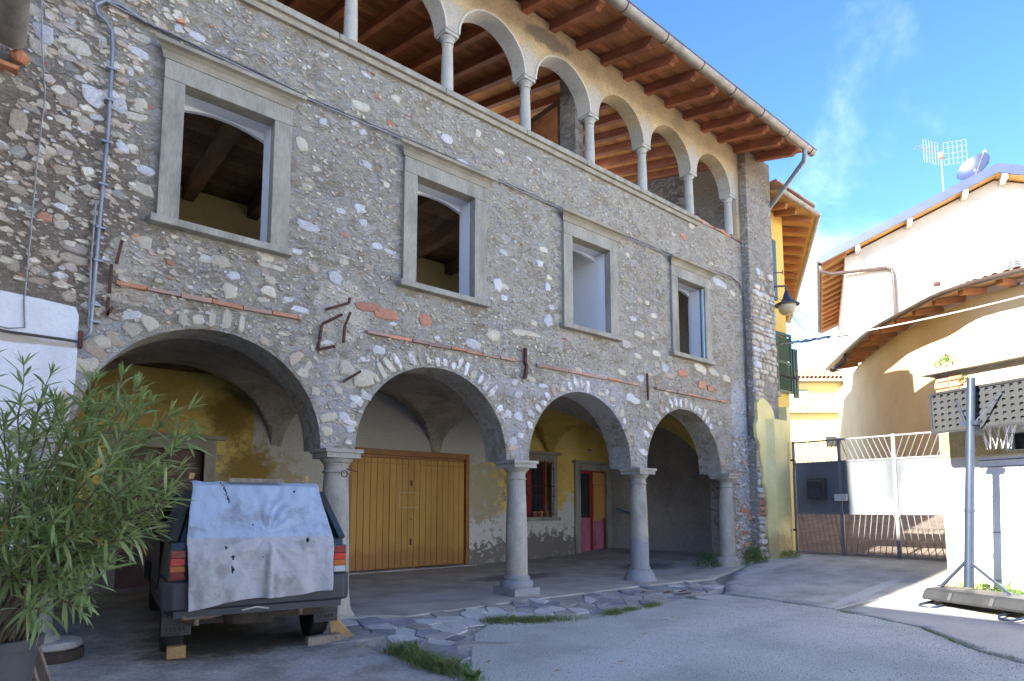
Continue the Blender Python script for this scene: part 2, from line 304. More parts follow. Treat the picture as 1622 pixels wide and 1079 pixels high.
M_lclear = pm('clear lens', [(.42, .43, .45), (.52, .53, .55)], sc=30, bump=.05, rough=.15, grain=.1)
M_lbright = pm('bright red lens', [(.50, .018, .008), (.58, .026, .012)], sc=30, bump=.05, rough=.15, grain=.1)
M_oldwood = pm('grey weathered board', [(.13, .10, .075), (.22, .17, .13), (.30, .25, .20)], sc=4, fine=50, bump=.5, st=(1, 1, .2), grain=.3, rand=.15, tex='obj')
M_block = pm('wooden wheel chock', [(.30, .18, .07), (.42, .27, .12)], sc=6, fine=50, bump=.3, grain=.2)
M_pot = pm('dark grey plastic pot', [(.06, .062, .065), (.095, .097, .10)], sc=3, bump=.1, rough=.6, grain=.1)
M_soil = pm('potting soil with dry leaves', [(.03, .022, .015), (.10, .07, .045), (.24, .18, .11)], sc=30, bump=1, bd=.02, grain=.4)
def leafmat(name, cols, rough=.45):
    s = NT(name); g = s.node('NewGeometry'); oi = s.node('ObjectInfo').outputs['Random']
    n = s.noise(g.outputs['Position'], 9, 3); r = s.math('ADD', s.math('MULTIPLY', n, .7), s.math('MULTIPLY', oi, .3))
    c = s.ramp(s.rng(r, .25, .75, 0, 1, False), cols); s.l(c, s.b.inputs['Base Color'])
    s.b.inputs['Roughness'].default_value = rough
    tr = s.node('BsdfTranslucent'); s.l(s.mix(.5, c, (.25, .45, .05)), tr.inputs[0])
    ms = s.node('MixShader'); ms.inputs[0].default_value = .28; s.l(s.b.outputs[0], ms.inputs[1]); s.l(tr.outputs[0], ms.inputs[2]); s.l(ms.outputs[0], s.out.inputs[0])
    MATS[name] = s.m; return s.m
M_leaf = leafmat('oleander leaf', [(.14, .20, .06), (.28, .35, .13), (.50, .54, .28)])
M_leafold = leafmat('dry oleander leaf', [(.30, .15, .05), (.35, .22, .08)])
M_grass = leafmat('grass', [(.07, .12, .03), (.13, .19, .05), (.30, .26, .13)], .6)
M_weed = leafmat('weed leaf', [(.06, .13, .02), (.10, .19, .03), (.17, .26, .05)], .5)
M_weeddark = leafmat('dark weed leaf', [(.03, .09, .015), (.06, .13, .025)], .5)
M_stem = pm('oleander stem', [(.10, .07, .045), (.19, .15, .09)], sc=20, bump=.3)
M_stemgreen = pm('young green stem', [(.10, .14, .04), (.15, .20, .06)], sc=20, bump=.2)

def clothmat():
    s = NT('faded bed sheet'); tcn = s.node('TexCoord').outputs['UV']; sep = s.node('SeparateXYZ'); s.l(tcn, sep.inputs[0])
    pos = s.node('NewGeometry').outputs['Position']
    n = s.noise(pos, 4, 8, .65); f = s.noise(pos, 130, 3, .6)
    dbl = s.rng(s.math('ADD', sep.outputs[1], s.math('MULTIPLY', s.math('SUBTRACT', n, .5), .012)), .585, .592)
    c = s.mix(dbl, (.38, .45, .54), (.44, .425, .42))
    dirt = s.math('MULTIPLY', s.rng(n, .48, .66), s.rng(sep.outputs[1], .12, .5, .25, .7))
    c = s.mix(s.math('MULTIPLY', dirt, .75), c, (.20, .17, .145))
    edge = s.rng(sep.outputs[1], .02, .09, 1, 0)
    c = s.mix(s.math('MULTIPLY', edge, .5), c, (.50, .60, .72))
    mul = s.node('VectorMath', operation='SCALE'); s.l(c, mul.inputs[0]); s.l(s.rng(f, .3, .7, .93, 1.06), mul.inputs['Scale'])
    s.l(mul.outputs[0], s.b.inputs['Base Color']); s.b.inputs['Roughness'].default_value = .9
    bp = s.node('Bump'); bp.inputs['Strength'].default_value = .5; bp.inputs['Distance'].default_value = .012
    s.l(s.math('ADD', s.noise(pos, 22, 6, .6), s.math('MULTIPLY', f, .15)), bp.inputs['Height']); s.l(bp.outputs[0], s.b.inputs['Normal'])
    return s.m
M_cloth = clothmat()
def cobblemat():
    s = NT('street brick paving'); pos = s.node('NewGeometry').outputs['Position']
    m = s.node('Mapping'); s.l(pos, m.inputs[0]); m.inputs['Rotation'].default_value = (0, 0, .5)
    b = s.node('TexBrick'); s.l(m.outputs[0], b.inputs['Vector']); b.inputs['Scale'].default_value = 5
    b.inputs['Color1'].default_value = (.19, .145, .12, 1); b.inputs['Color2'].default_value = (.14, .11, .095, 1); b.inputs['Mortar'].default_value = (.13, .11, .09, 1)
    b.inputs['Mortar Size'].default_value = .03
    n = s.noise(pos, 3, 6); mul = s.node('VectorMath', operation='SCALE'); s.l(b.outputs[0], mul.inputs[0]); s.l(s.rng(n, .3, .7, .7, 1.3), mul.inputs['Scale'])
    s.l(mul.outputs[0], s.b.inputs['Base Color']); s.b.inputs['Roughness'].default_value = .85
    bp = s.node('Bump'); bp.inputs['Strength'].default_value = .6; bp.inputs['Distance'].default_value = .01; s.l(b.outputs['Fac'], bp.inputs['Height']); bp.invert = True; s.l(bp.outputs[0], s.b.inputs['Normal'])
    return s.m
M_cobble = cobblemat()
def lampglass():
    s = NT('frosted lamp globe'); s.b.inputs['Base Color'].default_value = (.62, .52, .30, 1); s.b.inputs['Roughness'].default_value = .35
    s.b.inputs['Transmission Weight'].default_value = .25
    return s.m
M_globe = lampglass()

# ------------------------------------------------------------------ mesh helpers
class MB:
    def __init__(s): s.v = []; s.f = []; s.mi = []; s.uv = None
    def add(s, vs, fs, mi=0):
        o = len(s.v); s.v += [tuple(x) for x in vs]; s.f += [tuple(i + o for i in f) for f in fs]; s.mi += [mi] * len(fs); return s
    def box(s, x0, x1, y0, y1, z0, z1, mi=0, mat=None, j=0):
        vs = [Vector((x, y, z)) for x in (x0, x1) for y in (y0, y1) for z in (z0, z1)]
        if j: vs = [v + Vector((U(-j, j), U(-j, j), U(-j, j))) for v in vs]
        if mat: vs = [mat @ v for v in vs]
        return s.add(vs, [(0, 1, 3, 2), (4, 6, 7, 5), (0, 4, 5, 1), (2, 3, 7, 6), (0, 2, 6, 4), (1, 5, 7, 3)], mi)
    def bar(s, a, b, w, h, mi=0, up=(0, 0, 1)):
        a, b = Vector(a), Vector(b); d = (b - a); L = d.length; d.normalize(); u = Vector(up)
        if abs(d.dot(u)) > .98: u = Vector((1, 0, 0))
        r = d.cross(u).normalized(); u = r.cross(d)
        vs = [a + d * (L * i) + r * (j * w / 2) + u * (k * h / 2) for i in (0, 1) for j in (-1, 1) for k in (-1, 1)]
        return s.add(vs, [(0, 1, 3, 2), (4, 6, 7, 5), (0, 4, 5, 1), (2, 3, 7, 6), (0, 2, 6, 4), (1, 5, 7, 3)], mi)
    def tube(s, pts, r, n=8, mi=0, cap=True, half=None):
        pts = [Vector(p) for p in pts]; rings = []; pr = None
        rr = r if isinstance(r, (list, tuple)) else [r] * len(pts)
        for i, p in enumerate(pts):
            d = (pts[min(i + 1, len(pts) - 1)] - pts[max(i - 1, 0)]).normalized()
            if pr is None:
                u = Vector((0, 0, 1)) if abs(d.z) < .95 else Vector((1, 0, 0)); a = d.cross(u).normalized()
            else:
                a = (pr - d * pr.dot(d)).normalized()
            pr = a; b = d.cross(a)
            rings.append([p + (a * cos(2 * pi * k / n) + b * sin(2 * pi * k / n)) * rr[i] for k in range(n)])
        vs = [v for R in rings for v in R]; fs = []
        for i in range(len(pts) - 1):
            for k in range(n): fs.append((i * n + k, i * n + (k + 1) % n, (i + 1) * n + (k + 1) % n, (i + 1) * n + k))
        if cap: fs += [tuple(range(n - 1, -1, -1)), tuple((len(pts) - 1) * n + k for k in range(n))]
        return s.add(vs, fs, mi)
    def lathe(s, prof, c=(0, 0, 0), n=24, mi=0, sq=None, cap=True):
        vs = []; fs = []
        for (r, z) in prof:
            for k in range(n):
                a = 2 * pi * k / n; vs.append((c[0] + r * cos(a), c[1] + r * sin(a), c[2] + z))
        for i in range(len(prof) - 1):
            for k in range(n): fs.append((i * n + k, i * n + (k + 1) % n, (i + 1) * n + (k + 1) % n, (i + 1) * n + k))
        if cap: fs += [tuple(range(n - 1, -1, -1)), tuple((len(prof) - 1) * n + k for k in range(n))]
        return s.add(vs, fs, mi)
    def prism(s, loops, f, d0, d1, mi=0, cap=True):
        """loops: outer outline and holes as (u,v); f(u,v,d) gives the point"""
        L = [[Vector((u, v, 0)) for u, v in lp] for lp in loops]; flat = [p for lp in L for p in lp]; n = len(flat)
        tr = tessellate_polygon(L)
        vs = [f(p.x, p.y, d0) for p in flat] + [f(p.x, p.y, d1) for p in flat]; fs = []
        for t in tr: fs.append(tuple(t)); fs.append(tuple(i + n for i in reversed(t)))
        o = 0
        for lp in L:
            m = len(lp)
            for i in range(m): fs.append((o + i, o + (i + 1) % m, n + o + (i + 1) % m, n + o + i))
            o += m
        return s.add(vs, fs, mi)
    def build(s, name, mats, parent=None, smooth=False, loc=None, rot=None, recalc=True, ang=None):
        base = Vector((0, 0, 0))
        if parent is not None and loc is None: base = WL.get(parent.name, Vector((0, 0, 0)))
        me = bpy.data.meshes.new(name)
        me.from_pydata([tuple(Vector(v) - base) for v in s.v], [], s.f)
        if not isinstance(mats, (list, tuple)): mats = [mats]
        for m in mats: me.materials.append(m)
        me.polygons.foreach_set('material_index', s.mi)
        if s.uv:
            ul = me.uv_layers.new(name='UVMap')
            for lp in me.loops: ul.data[lp.index].uv = s.uv[lp.vertex_index]
        if recalc:
            bm = bmesh.new(); bm.from_mesh(me); bmesh.ops.recalc_face_normals(bm, faces=bm.faces); bm.to_mesh(me); bm.free()
        if smooth:
            me.polygons.foreach_set('use_smooth', [True] * len(me.polygons))
            if ang is not None: me.set_sharp_from_angle(angle=RD(ang))
        me.update()
        return link(name, me, parent, loc, rot)
WL = {}
def link(name, me, parent=None, loc=None, rot=None):
    o = bpy.data.objects.new(name, me); COL.objects.link(o)
    if parent is not None: o.parent = parent
    if loc is not None: o.location = loc
    if rot is not None: o.rotation_euler = rot
    WL[o.name] = (WL.get(parent.name, Vector()) if parent is not None else Vector()) + Vector(loc or (0, 0, 0))
    return o
def tag(o, label, cat, group=None):
    o['label'] = label; o['category'] = cat
    if group: o['group'] = group
    return o
def thing(name, label, cat, loc=(0, 0, 0), rz=0, group=None):
    o = bpy.data.objects.new(name, None); COL.objects.link(o); o.location = loc; o.rotation_euler = (0, 0, rz); o.empty_display_size = .2
    WL[o.name] = Vector(loc); return tag(o, label, cat, group)
def struct(o): o['kind'] = 'structure'; return o
def stuff(o, label=None): 
    o['kind'] = 'stuff'
    if label: o['label'] = label
    return o
def bevel(o, w=.004, seg=2):
    m = o.modifiers.new('edge', 'BEVEL'); m.width = w; m.segments = seg; m.limit_method = 'ANGLE'; m.angle_limit = RD(35); return o
XZ = lambda u, v, d: (u, d, v)
def arc(cx, cz, r, a0, a1, n, ry=None):
    ry = ry or r
    return [(cx + r * cos(RD(a0 + (a1 - a0) * i / n)), cz + ry * sin(RD(a0 + (a1 - a0) * i / n))) for i in range(n + 1)]
def lerp(a, b, t): return a + (b - a) * t
def sstep(x, a=0., b=1.):
    t = max(0, min(1, (x - a) / (b - a))); return t * t * (3 - 2 * t)
KNOWN = [(0.18,5.32,0.17,0.17,0),(0.15,5.18,0.15,0.14,6),(0.29,5.45,0.12,0.07,2),(0.43,5.33,0.21,0.14,1),(0.35,5.53,0.07,0.05,0),(0.33,5.35,0.08,0.05,0),(0.4,5.11,0.12,0.08,3),(0.51,5.2,0.11,0.08,2),(0.49,5.51,0.14,0.09,2),(0.36,5.2,0.14,0.08,2),(0.61,5.46,0.06,0.11,0),(0.73,5.62,0.12,0.09,1),(0.89,5.65,0.17,0.09,1),(1.38,5.91,0.14,0.09,0),(1.66,6.2,0.11,0.07,3),(1.22,6.02,0.1,0.09,1),(0.56,4.91,0.2,0.18,0),(0.74,4.93,0.17,0.16,0),(0.46,5.04,0.09,0.06,0),(0.38,4.8,0.15,0.15,5),(0.92,4.96,0.11,0.09,6),(1.04,5.12,0.11,0.07,0),(1.06,4.95,0.09,0.11,0),(0.98,5.01,0.11,0.04,4),(0.36,4.61,0.13,0.08,1),(0.52,4.65,0.16,0.12,6),(0.59,4.74,0.12,0.08,0),(0.39,4.48,0.1,0.09,1),(1.0,4.38,0.18,0.11,0),(0.83,5.29,0.06,0.09,0),(0.75,5.26,0.09,0.08,1),(0.98,4.19,0.21,0.13,6),(0.81,4.53,0.12,0.11,0),(0.67,4.38,0.14,0.09,5),(0.21,4.13,0.13,0.08,5),(0.06,4.49,0.14,0.22,5),(0.38,4.16,0.16,0.09,5),(0.15,3.74,0.17,0.09,3),(0.39,3.68,0.13,0.1,1),(0.28,3.7,0.11,0.09,4),(0.54,3.75,0.11,0.06,1),(0.1,3.89,0.14,0.08,5),(0.2,4.26,0.17,0.11,5),(0.06,4.21,0.12,0.11,3),(0.05,3.99,0.12,0.08,5),(2.02,5.72,0.08,0.05,4),(2.66,5.99,0.13,0.06,3),(2.7,5.56,0.09,0.09,0),(2.47,5.2,0.14,0.19,1),(2.31,5.24,0.08,0.07,1),(2.56,4.3,0.29,0.11,0),(3.14,5.94,0.28,0.12,1),(3.54,5.89,0.12,0.08,4),(4.37,6.02,0.2,0.14,0),(4.87,6.29,0.11,0.11,1),(5.24,6.17,0.21,0.09,1),(4.63,5.78,0.21,0.09,0),(3.59,6.72,0.05,0.05,4),(3.07,5.7,0.11,0.09,0),(3.19,5.63,0.08,0.08,0),(3.24,5.26,0.13,0.11,0),(3.59,5.29,0.1,0.06,1),(3.51,5.1,0.1,0.08,1),(3.17,4.7,0.16,0.11,0),(3.22,4.54,0.11,0.09,0),(2.54,4.83,0.1,0.07,5),(2.69,4.88,0.1,0.06,3),(3.38,6.15,0.08,0.06,4),(2.89,3.8,0.18,0.19,0),(2.99,4.01,0.12,0.07,1),(2.99,4.33,0.12,0.07,4),(3.4,4.31,0.15,0.08,0),(3.58,4.28,0.17,0.06,0),(3.31,4.02,0.13,0.09,5),(3.17,4.21,0.08,0.06,1),(2.45,3.99,0.14,0.07,0),(2.15,3.83,0.16,0.08,1),(2.26,3.75,0.15,0.05,1),(1.82,3.56,0.13,0.09,0),(1.7,3.68,0.18,0.14,6),(1.57,3.68,0.15,0.06,0),(1.8,3.4,0.16,0.17,6),(2.17,3.48,0.16,0.13,1),(2.13,3.38,0.14,0.05,1),(2.37,3.44,0.11,0.07,0),(2.51,3.36,0.21,0.08,0),(1.8,4.0,0.08,0.09,4),(1.25,3.56,0.08,0.07,4),(1.03,3.69,0.13,0.14,6),(1.32,3.71,0.17,0.09,2),(1.55,3.66,0.13,0.06,1),(2.06,3.86,0.06,0.04,0),(2.31,4.09,0.09,0.14,0),(2.24,4.23,0.17,0.08,6),(2.94,4.59,0.11,0.07,0),(3.32,3.55,0.36,0.13,4),(3.54,3.51,0.29,0.14,4),(4.09,3.55,0.22,0.16,4),(5.13,3.54,0.24,0.16,6),(4.8,3.37,0.25,0.15,0),(5.22,4.27,0.16,0.16,0),(5.35,4.26,0.14,0.09,1),(5.32,4.74,0.16,0.09,0),(5.33,4.1,0.14,0.09,0),(6.07,4.99,0.18,0.1,1),(5.76,5.14,0.17,0.07,3),(6.04,5.05,0.18,0.08,3),(6.16,3.93,0.18,0.19,0),(5.6,3.66,0.26,0.11,6),(5.88,3.85,0.15,0.09,1),(5.84,3.68,0.37,0.09,1),(6.16,4.44,0.13,0.13,0),(6.22,4.15,0.13,0.09,0),(6.01,4.76,0.15,0.11,0),(6.19,4.59,0.13,0.08,1),(7.78,3.41,0.22,0.1,1),(8.19,3.73,0.2,0.11,1),(8.24,4.11,0.24,0.11,1),(7.88,3.89,0.26,0.15,2),(8.1,4.35,0.17,0.09,0),(8.64,4.51,0.18,0.09,1),(8.47,4.7,0.14,0.09,1),(9.57,6.18,0.24,0.1,4),(9.84,6.46,0.21,0.12,1),(10.74,5.56,0.55,0.18,0),(11.19,5.47,0.24,0.13,1),(10.01,3.78,0.37,0.17,1),(9.42,3.63,0.31,0.16,4),(9.05,3.53,0.37,0.13,5),(10.43,3.77,0.35,0.15,1),(10.86,3.71,0.32,0.15,6),(8.91,3.64,0.22,0.16,0),(8.7,3.86,0.21,0.11,1),(8.26,3.37,0.2,0.13,0),(8.09,2.98,0.26,0.13,0),(7.98,3.02,0.19,0.15,0),(6.05,2.97,0.17,0.07,0),(5.81,3.04,0.19,0.07,1),(5.58,2.79,0.14,0.11,0),(5.52,2.96,0.11,0.11,0),(5.58,2.49,0.16,0.12,0),(5.81,2.55,0.12,0.11,0),(5.93,2.34,0.12,0.09,0),(5.63,2.23,0.14,0.1,0),(6.3,2.19,0.18,0.16,0),(5.41,2.51,0.11,0.12,0),(5.49,2.13,0.14,0.12,0),(3.05,2.79,0.18,0.21,6),(2.96,2.54,0.1,0.11,6),(3.26,2.71,0.24,0.22,6),(3.3,2.51,0.13,0.1,0),(3.15,2.4,0.09,0.09,0),(3.45,3.07,0.16,0.1,0),(3.28,2.93,0.14,0.07,0),(3.04,2.25,0.15,0.1,0),(3.12,2.12,0.12,0.08,0),(2.72,2.22,0.13,0.07,0),(2.76,2.02,0.11,0.1,0),(2.56,2.68,0.14,0.11,6),(2.71,2.49,0.11,0.1,6),(0.74,2.71,0.14,0.14,6),(0.68,2.5,0.12,0.11,6),(0.71,2.26,0.1,0.1,6),(0.65,3.01,0.14,0.09,0),(0.71,3.19,0.11,0.08,1),(0.49,3.06,0.11,0.11,5),(0.41,3.21,0.13,0.09,5),(0.23,3.0,0.13,0.06,5),(0.26,3.23,0.15,0.08,3),(0.09,3.24,0.1,0.11,5)]
CABLE_END = (11.65, -5.65, 4.46)

# ------------------------------------------------------------------ ground
def rampz(X): return .073 * max(0, min(X, 12.6) - 8.2) + .155 * max(0, min(X, 40) - 12.6)
def portz(X): return .09 + .04 * max(0, min(X, 12.6) - 9)
def zg(X, Y):
    r = rampz(X)
    if X < 12.7:
        tx = sstep(X, 2.45, 3.0); t = lerp(sstep(Y, .2, 1.2), sstep(Y, -1.5, -.2), tx) * sstep(X, 12.7, 12.2)
        r = lerp(r, max(portz(X), r * .9), t)
    return r
def axis(a, b, st, far):
    v = []; x = a
    while x <= b + 1e-6: v.append(x); x += st
    g = st; lo, hi = a, b
    left = []; right = []
    while lo > -far: g *= 1.35; lo -= g; left.append(lo)
    g = st
    while hi < far: g *= 1.35; hi += g; right.append(hi)
    return left[::-1] + v + right
xs = axis(-3, 26, .25, 400); ys = axis(-13, 10, .25, 400)
b = MB(); nx, ny = len(xs), len(ys)
b.v = [(x, y, zg(x, y) - .03 if (-2 < x < 12.6) else zg(x, y) - .012) for x in xs for y in ys]
b.f = [(i * ny + j, (i + 1) * ny + j, (i + 1) * ny + j + 1, i * ny + j + 1) for i in range(nx - 1) for j in range(ny - 1)]
b.mi = [0] * len(b.f)
struct(b.build('ground', M_far, smooth=True))
def drape(name, poly, off, mat, step=.2, th=0.0, amp=0.0, zf=None):
    bm = bmesh.new(); L = [[Vector((x, y, 0)) for x, y in poly]]
    vs = [bm.verts.new((p.x, p.y, 0)) for p in L[0]]
    for t in tessellate_polygon(L):
        try: bm.faces.new([vs[i] for i in t])
        except ValueError: pass
    x0, x1 = min(p[0] for p in poly), max(p[0] for p in poly); y0, y1 = min(p[1] for p in poly), max(p[1] for p in poly)
    x = math.floor(x0 / step) * step
    while x < x1:
        bmesh.ops.bisect_plane(bm, geom=bm.verts[:] + bm.edges[:] + bm.faces[:], plane_co=(x, 0, 0), plane_no=(1, 0, 0)); x += step
    y = math.floor(y0 / step) * step
    while y < y1:
        bmesh.ops.bisect_plane(bm, geom=bm.verts[:] + bm.edges[:] + bm.faces[:], plane_co=(0, y, 0), plane_no=(0, 1, 0)); y += step
    for v in bm.verts:
        v.co.z = (zf or zg)(v.co.x, v.co.y) + off + amp * MN.noise(v.co * 1.7) + amp * .5 * MN.noise(v.co * 6)
    bmesh.ops.recalc_face_normals(bm, faces=bm.faces)
    for f in bm.faces:
        if f.normal.z < 0: f.normal_flip()
        f.smooth = True
    if th:
        r = bmesh.ops.extrude_edge_only(bm, edges=[e for e in bm.edges if e.is_boundary])
        for g in r['geom']:
            if isinstance(g, bmesh.types.BMVert): g.co.z -= th
    me = bpy.data.meshes.new(name); bm.to_mesh(me); bm.free(); me.materials.append(mat)
    return struct(link(name, me))
def jag(pts, amp=.03, step=.12):
    out = []
    for i in range(len(pts)):
        a, c = Vector(pts[i]), Vector(pts[(i + 1) % len(pts)]); n = max(1, int((c - a).length / step)) if (c - a).length < 9 else 1
        for k in range(n):
            p = a.lerp(c, k / n); out.append((p.x + (U(-amp, amp) if k else 0), p.y + (U(-amp, amp) if k else 0)))
    return out
seamA = [(2.78, -.1), (2.74, -1.0), (2.72, -1.8), (2.70, -3.0), (2.66, -6.0), (2.6, -12)]
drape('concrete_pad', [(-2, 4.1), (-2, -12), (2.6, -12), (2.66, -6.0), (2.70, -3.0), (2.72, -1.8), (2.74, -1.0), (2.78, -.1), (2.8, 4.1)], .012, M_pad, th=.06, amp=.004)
seamB = [(8.30, -1.42), (8.25, -2.2), (8.15, -3.0), (7.6, -4.1), (6.8, -4.75), (6.4, -5.3), (5.6, -6.5), (4.5, -9), (4, -12)]
drape('courtyard_asphalt', jag([(2.71, -2.45), (3.08, -2.35), (3.45, -1.86), (3.85, -1.36), (4.3, -1.06), (5.54, -1.42), (6.62, -1.40), (7.76, -1.25)] + seamB, .02)[0:] + [(2.6, -12), (2.66, -6), (2.70, -3.0)], 0.0, M_asphalt, amp=.006)
drape('concrete_ramp', [(8.31, -1.40), (8.26, -2.2), (8.16, -3.0), (8.9, -3.15), (10.34, -3.45), (12.62, -3.45), (12.62, .05), (11.0, -.25), (10.0, -.55), (9.0, -1.0)], .008, M_ramp, th=.05, amp=.005)
drape('concrete_strip', [(8.155, -3.02), (7.61, -4.11), (6.81, -4.76), (6.41, -5.31), (5.61, -6.51), (4.51, -9), (4.01, -12), (10, -12), (9.4, -6.5), (10.0, -4.7), (10.40, -3.42), (8.9, -3.17)], .004, M_strip, th=.04)
drape('portico_floor', [(2.81, 4.1), (2.80, -.1), (3.6, -.45), (5.2, -.42), (6.6, -.40), (8.2, -.45), (9.2, -.62), (10.2, -.42), (11.2, -.2), (12.55, .02), (12.55, 4.1)], .004, M_porticofloor, th=.03, amp=.003)
drape('street', [(12.64, -3.6), (40, -3.6), (40, 14), (12.64, .4)], .006, M_cobble, step=1.0)
drape('dirt_bed', [(9.45, -4.55), (10.05, -4.6), (10.33, -3.7), (10.0, -3.62), (9.72, -4.0)], .018, M_earth, step=.1, amp=.02)

# cracked stone slabs between columns and yard: irregular cells, each slab an object
def clip(poly, px, py, nx_, ny_):
    out = []
    for i in range(len(poly)):
        a, c = poly[i], poly[(i + 1) % len(poly)]
        da = (a[0] - px) * nx_ + (a[1] - py) * ny_; dc = (c[0] - px) * nx_ + (c[1] - py) * ny_
        if da <= 0: out.append(a)
        if da * dc < 0: t = da / (da - dc); out.append((a[0] + (c[0] - a[0]) * t, a[1] + (c[1] - a[1]) * t))
    return out
def inpoly(x, y, poly):
    c = False
    for i in range(len(poly)):
        (x1, y1), (x2, y2) = poly[i], poly[i - 1]
        if (y1 > y) != (y2 > y) and x < (x2 - x1) * (y - y1) / (y2 - y1) + x1: c = not c
    return c
region = [(2.80, -.12), (3.6, -.47), (5.2, -.44), (6.6, -.42), (8.2, -.47), (9.2, -.66), (8.6, -1.2), (8.25, -1.36), (7.7, -1.3), (6.62, -1.44), (5.5, -1.46), (4.3, -1.1), (3.88, -1.42), (3.5, -1.95), (3.1, -2.42), (2.74, -2.45), (2.77, -1.6)]
crk = drape('cracked_paving', region, -.010, M_pad, amp=.004)
seeds = []
tries = 0
while len(seeds) < 150 and tries < 9000:
    tries += 1; x, y = U(2.75, 9.2), U(-2.5, -.1)
    if inpoly(x, y, region) and all(hypot((x - a) * .75, y - c) > U(.11, .22) for a, c in seeds): seeds.append((x, y))
for k, (sx, sy) in enumerate(seeds):
    poly = [(sx - 1, sy - 1), (sx + 1, sy - 1), (sx + 1, sy + 1), (sx - 1, sy + 1)]
    for (ax, ay) in seeds:
        if (ax, ay) == (sx, sy): continue
        dx, dy = ax - sx, ay - sy; d = hypot(dx, dy)
        if d > 1.6: continue
        poly = clip(poly, sx + dx / 2 - dx / d * .007, sy + dy / 2 - dy / d * .007, dx, dy)
    P = []
    for i in range(len(poly)):
        a, c = poly[i], poly[(i + 1) % len(poly)]; n = max(1, int(hypot(c[0] - a[0], c[1] - a[1]) / .06))
        for q in range(n):
            x, y = lerp(a[0], c[0], q / n), lerp(a[1], c[1], q / n); w = .010 if q else 0
            P.append((x + w * MN.noise(Vector((x * 16, y * 16, 1))) * 1.6, y + w * MN.noise(Vector((x * 16, y * 16, 7))) * 1.6))
    if len(P) < 3: continue
    if sum(inpoly(x, y, region) for x, y in P) < len(P) * .45: continue
    up = U(.002, .014); tx, ty = U(-.02, .02), U(-.02, .02); z0 = zg(sx, sy)
    b = MB(); b.prism([P], lambda u, v, d: (u - sx, v - sy, (zg(u, v) - z0 + tx * (u - sx) + ty * (v - sy)) if d else -.05), 0, 1)
    m = SLABS[1] if (abs(sx - 4.2) < .6 and rnd.random() < .7) or rnd.random() < .25 else (SLABS[0] if rnd.random() < .5 else SLABS[2])
    o = b.build('paving_slab', m, parent=crk, loc=(sx, sy, z0 + up))

# ------------------------------------------------------------------ the arcaded stone building
BLD = thing('arcaded_building', 'old rubble stone house with portico arches below and small columned loggia under the eaves', 'building', (6, 0, 0))
C0, CS, CR, CAP = 2.98, 2.6, 1.1, 1.877          # portico column pitch
arches = [C0 + CS * (i + .5) for i in (-1, 0, 1, 2)]
wins = [(1.29, 2.155), (3.915, 4.80), (6.635, 7.49), (9.31, 10.155)]
WZ0, WZ1 = 3.96, 5.34
# lower wall with the arches, thick
out = [(-1.5, -.1), (.20, -.1), (.20, CAP)]
for cx in arches: out += arc(cx, CAP, CR, 180, 0, 28)
out += [(10.93, CAP), (10.93, -.1), (12.55, -.1), (12.55, 3.2), (-1.5, 3.2)]
low = MB().prism([out], XZ, 0, .46).build('wall', M_stonewall, BLD)
up = MB().prism([[(-1.5, 3.2), (12.55, 3.2), (12.55, 6.50), (-1.5, 6.50)]] + [[(a - .04, WZ0 - .03), (c + .04, WZ0 - .03), (c + .04, WZ1 + .03), (a - .04, WZ1 + .03)] for a, c in wins], XZ, 0, .29).build('wall', M_stonewall, BLD)
# loggia wall with seven visible arches
LP, LX0 = 1.39, 3.06
lcol = [LX0 + LP * i for i in (-2, -1, 0, 1, 2, 3, 4, 5)] + [11.36]
lcol[6] = 8.58; lcol[7] = 9.99
out = [(-1.5, 6.5), (lcol[0] - .8, 6.5), (lcol[0] - .8, 7.57)]
out = [(-1.5, 7.57)]
for a, c in zip(lcol[:-1], lcol[1:]):
    r = (c - a) / 2 - .095; out += arc((a + c) / 2, 7.57, r, 180, 0, 20)
out += [(11.47, 7.57), (11.47, 6.5), (12.53, 6.5), (12.53, 8.62), (-1.5, 8.62)]
MB().prism([out], XZ, .01, .27).build('loggia_wall', M_loggiawall, BLD)
b = MB()
for i, (a, c) in enumerate(zip(lcol[:-1], lcol[1:])):
    r = (c - a) / 2 - .095; cx = (a + c) / 2
    if i > 4: continue
    A = arc(cx, 7.57, r + .004, 180, 0, 24); B = arc(cx, 7.57, r - .022, 180, 0, 24)
    MB().prism([A + B[::-1]], XZ, -.004, .275).build('arch_trim', M_archtrim, BLD)
# pilaster at the right end, lower part rough stones
MB().box(11.58, 12.56, -.16, -.001, -.1, 8.56).build('pilaster', M_pilaster, BLD)
# sides, back and inner walls
MB().box(12.10, 12.55, .46, 4.7, -.1, 6.6).build('end_wall', M_endwall, BLD)
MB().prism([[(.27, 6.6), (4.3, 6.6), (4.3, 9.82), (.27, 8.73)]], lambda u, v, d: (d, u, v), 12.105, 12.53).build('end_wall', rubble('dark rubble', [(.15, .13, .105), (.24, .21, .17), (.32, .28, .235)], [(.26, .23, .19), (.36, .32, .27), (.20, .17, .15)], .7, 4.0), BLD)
MB().box(-1.5, -1.2, .46, 4.7, 0, 8.9).build('end_wall', M_endwall, BLD)
holes = [[(4.97, -.05), (7.66, -.05), (7.66, 2.33), (4.97, 2.33)], [(10.93, .0), (11.86, .0), (11.86, 2.13), (10.93, 2.13)], [(8.95, 1.03), (10.0, 1.03), (10.0, 2.28), (8.95, 2.28)], [(1.52, -.05), (2.62, -.05), (2.62, 2.13), (1.52, 2.13)]]
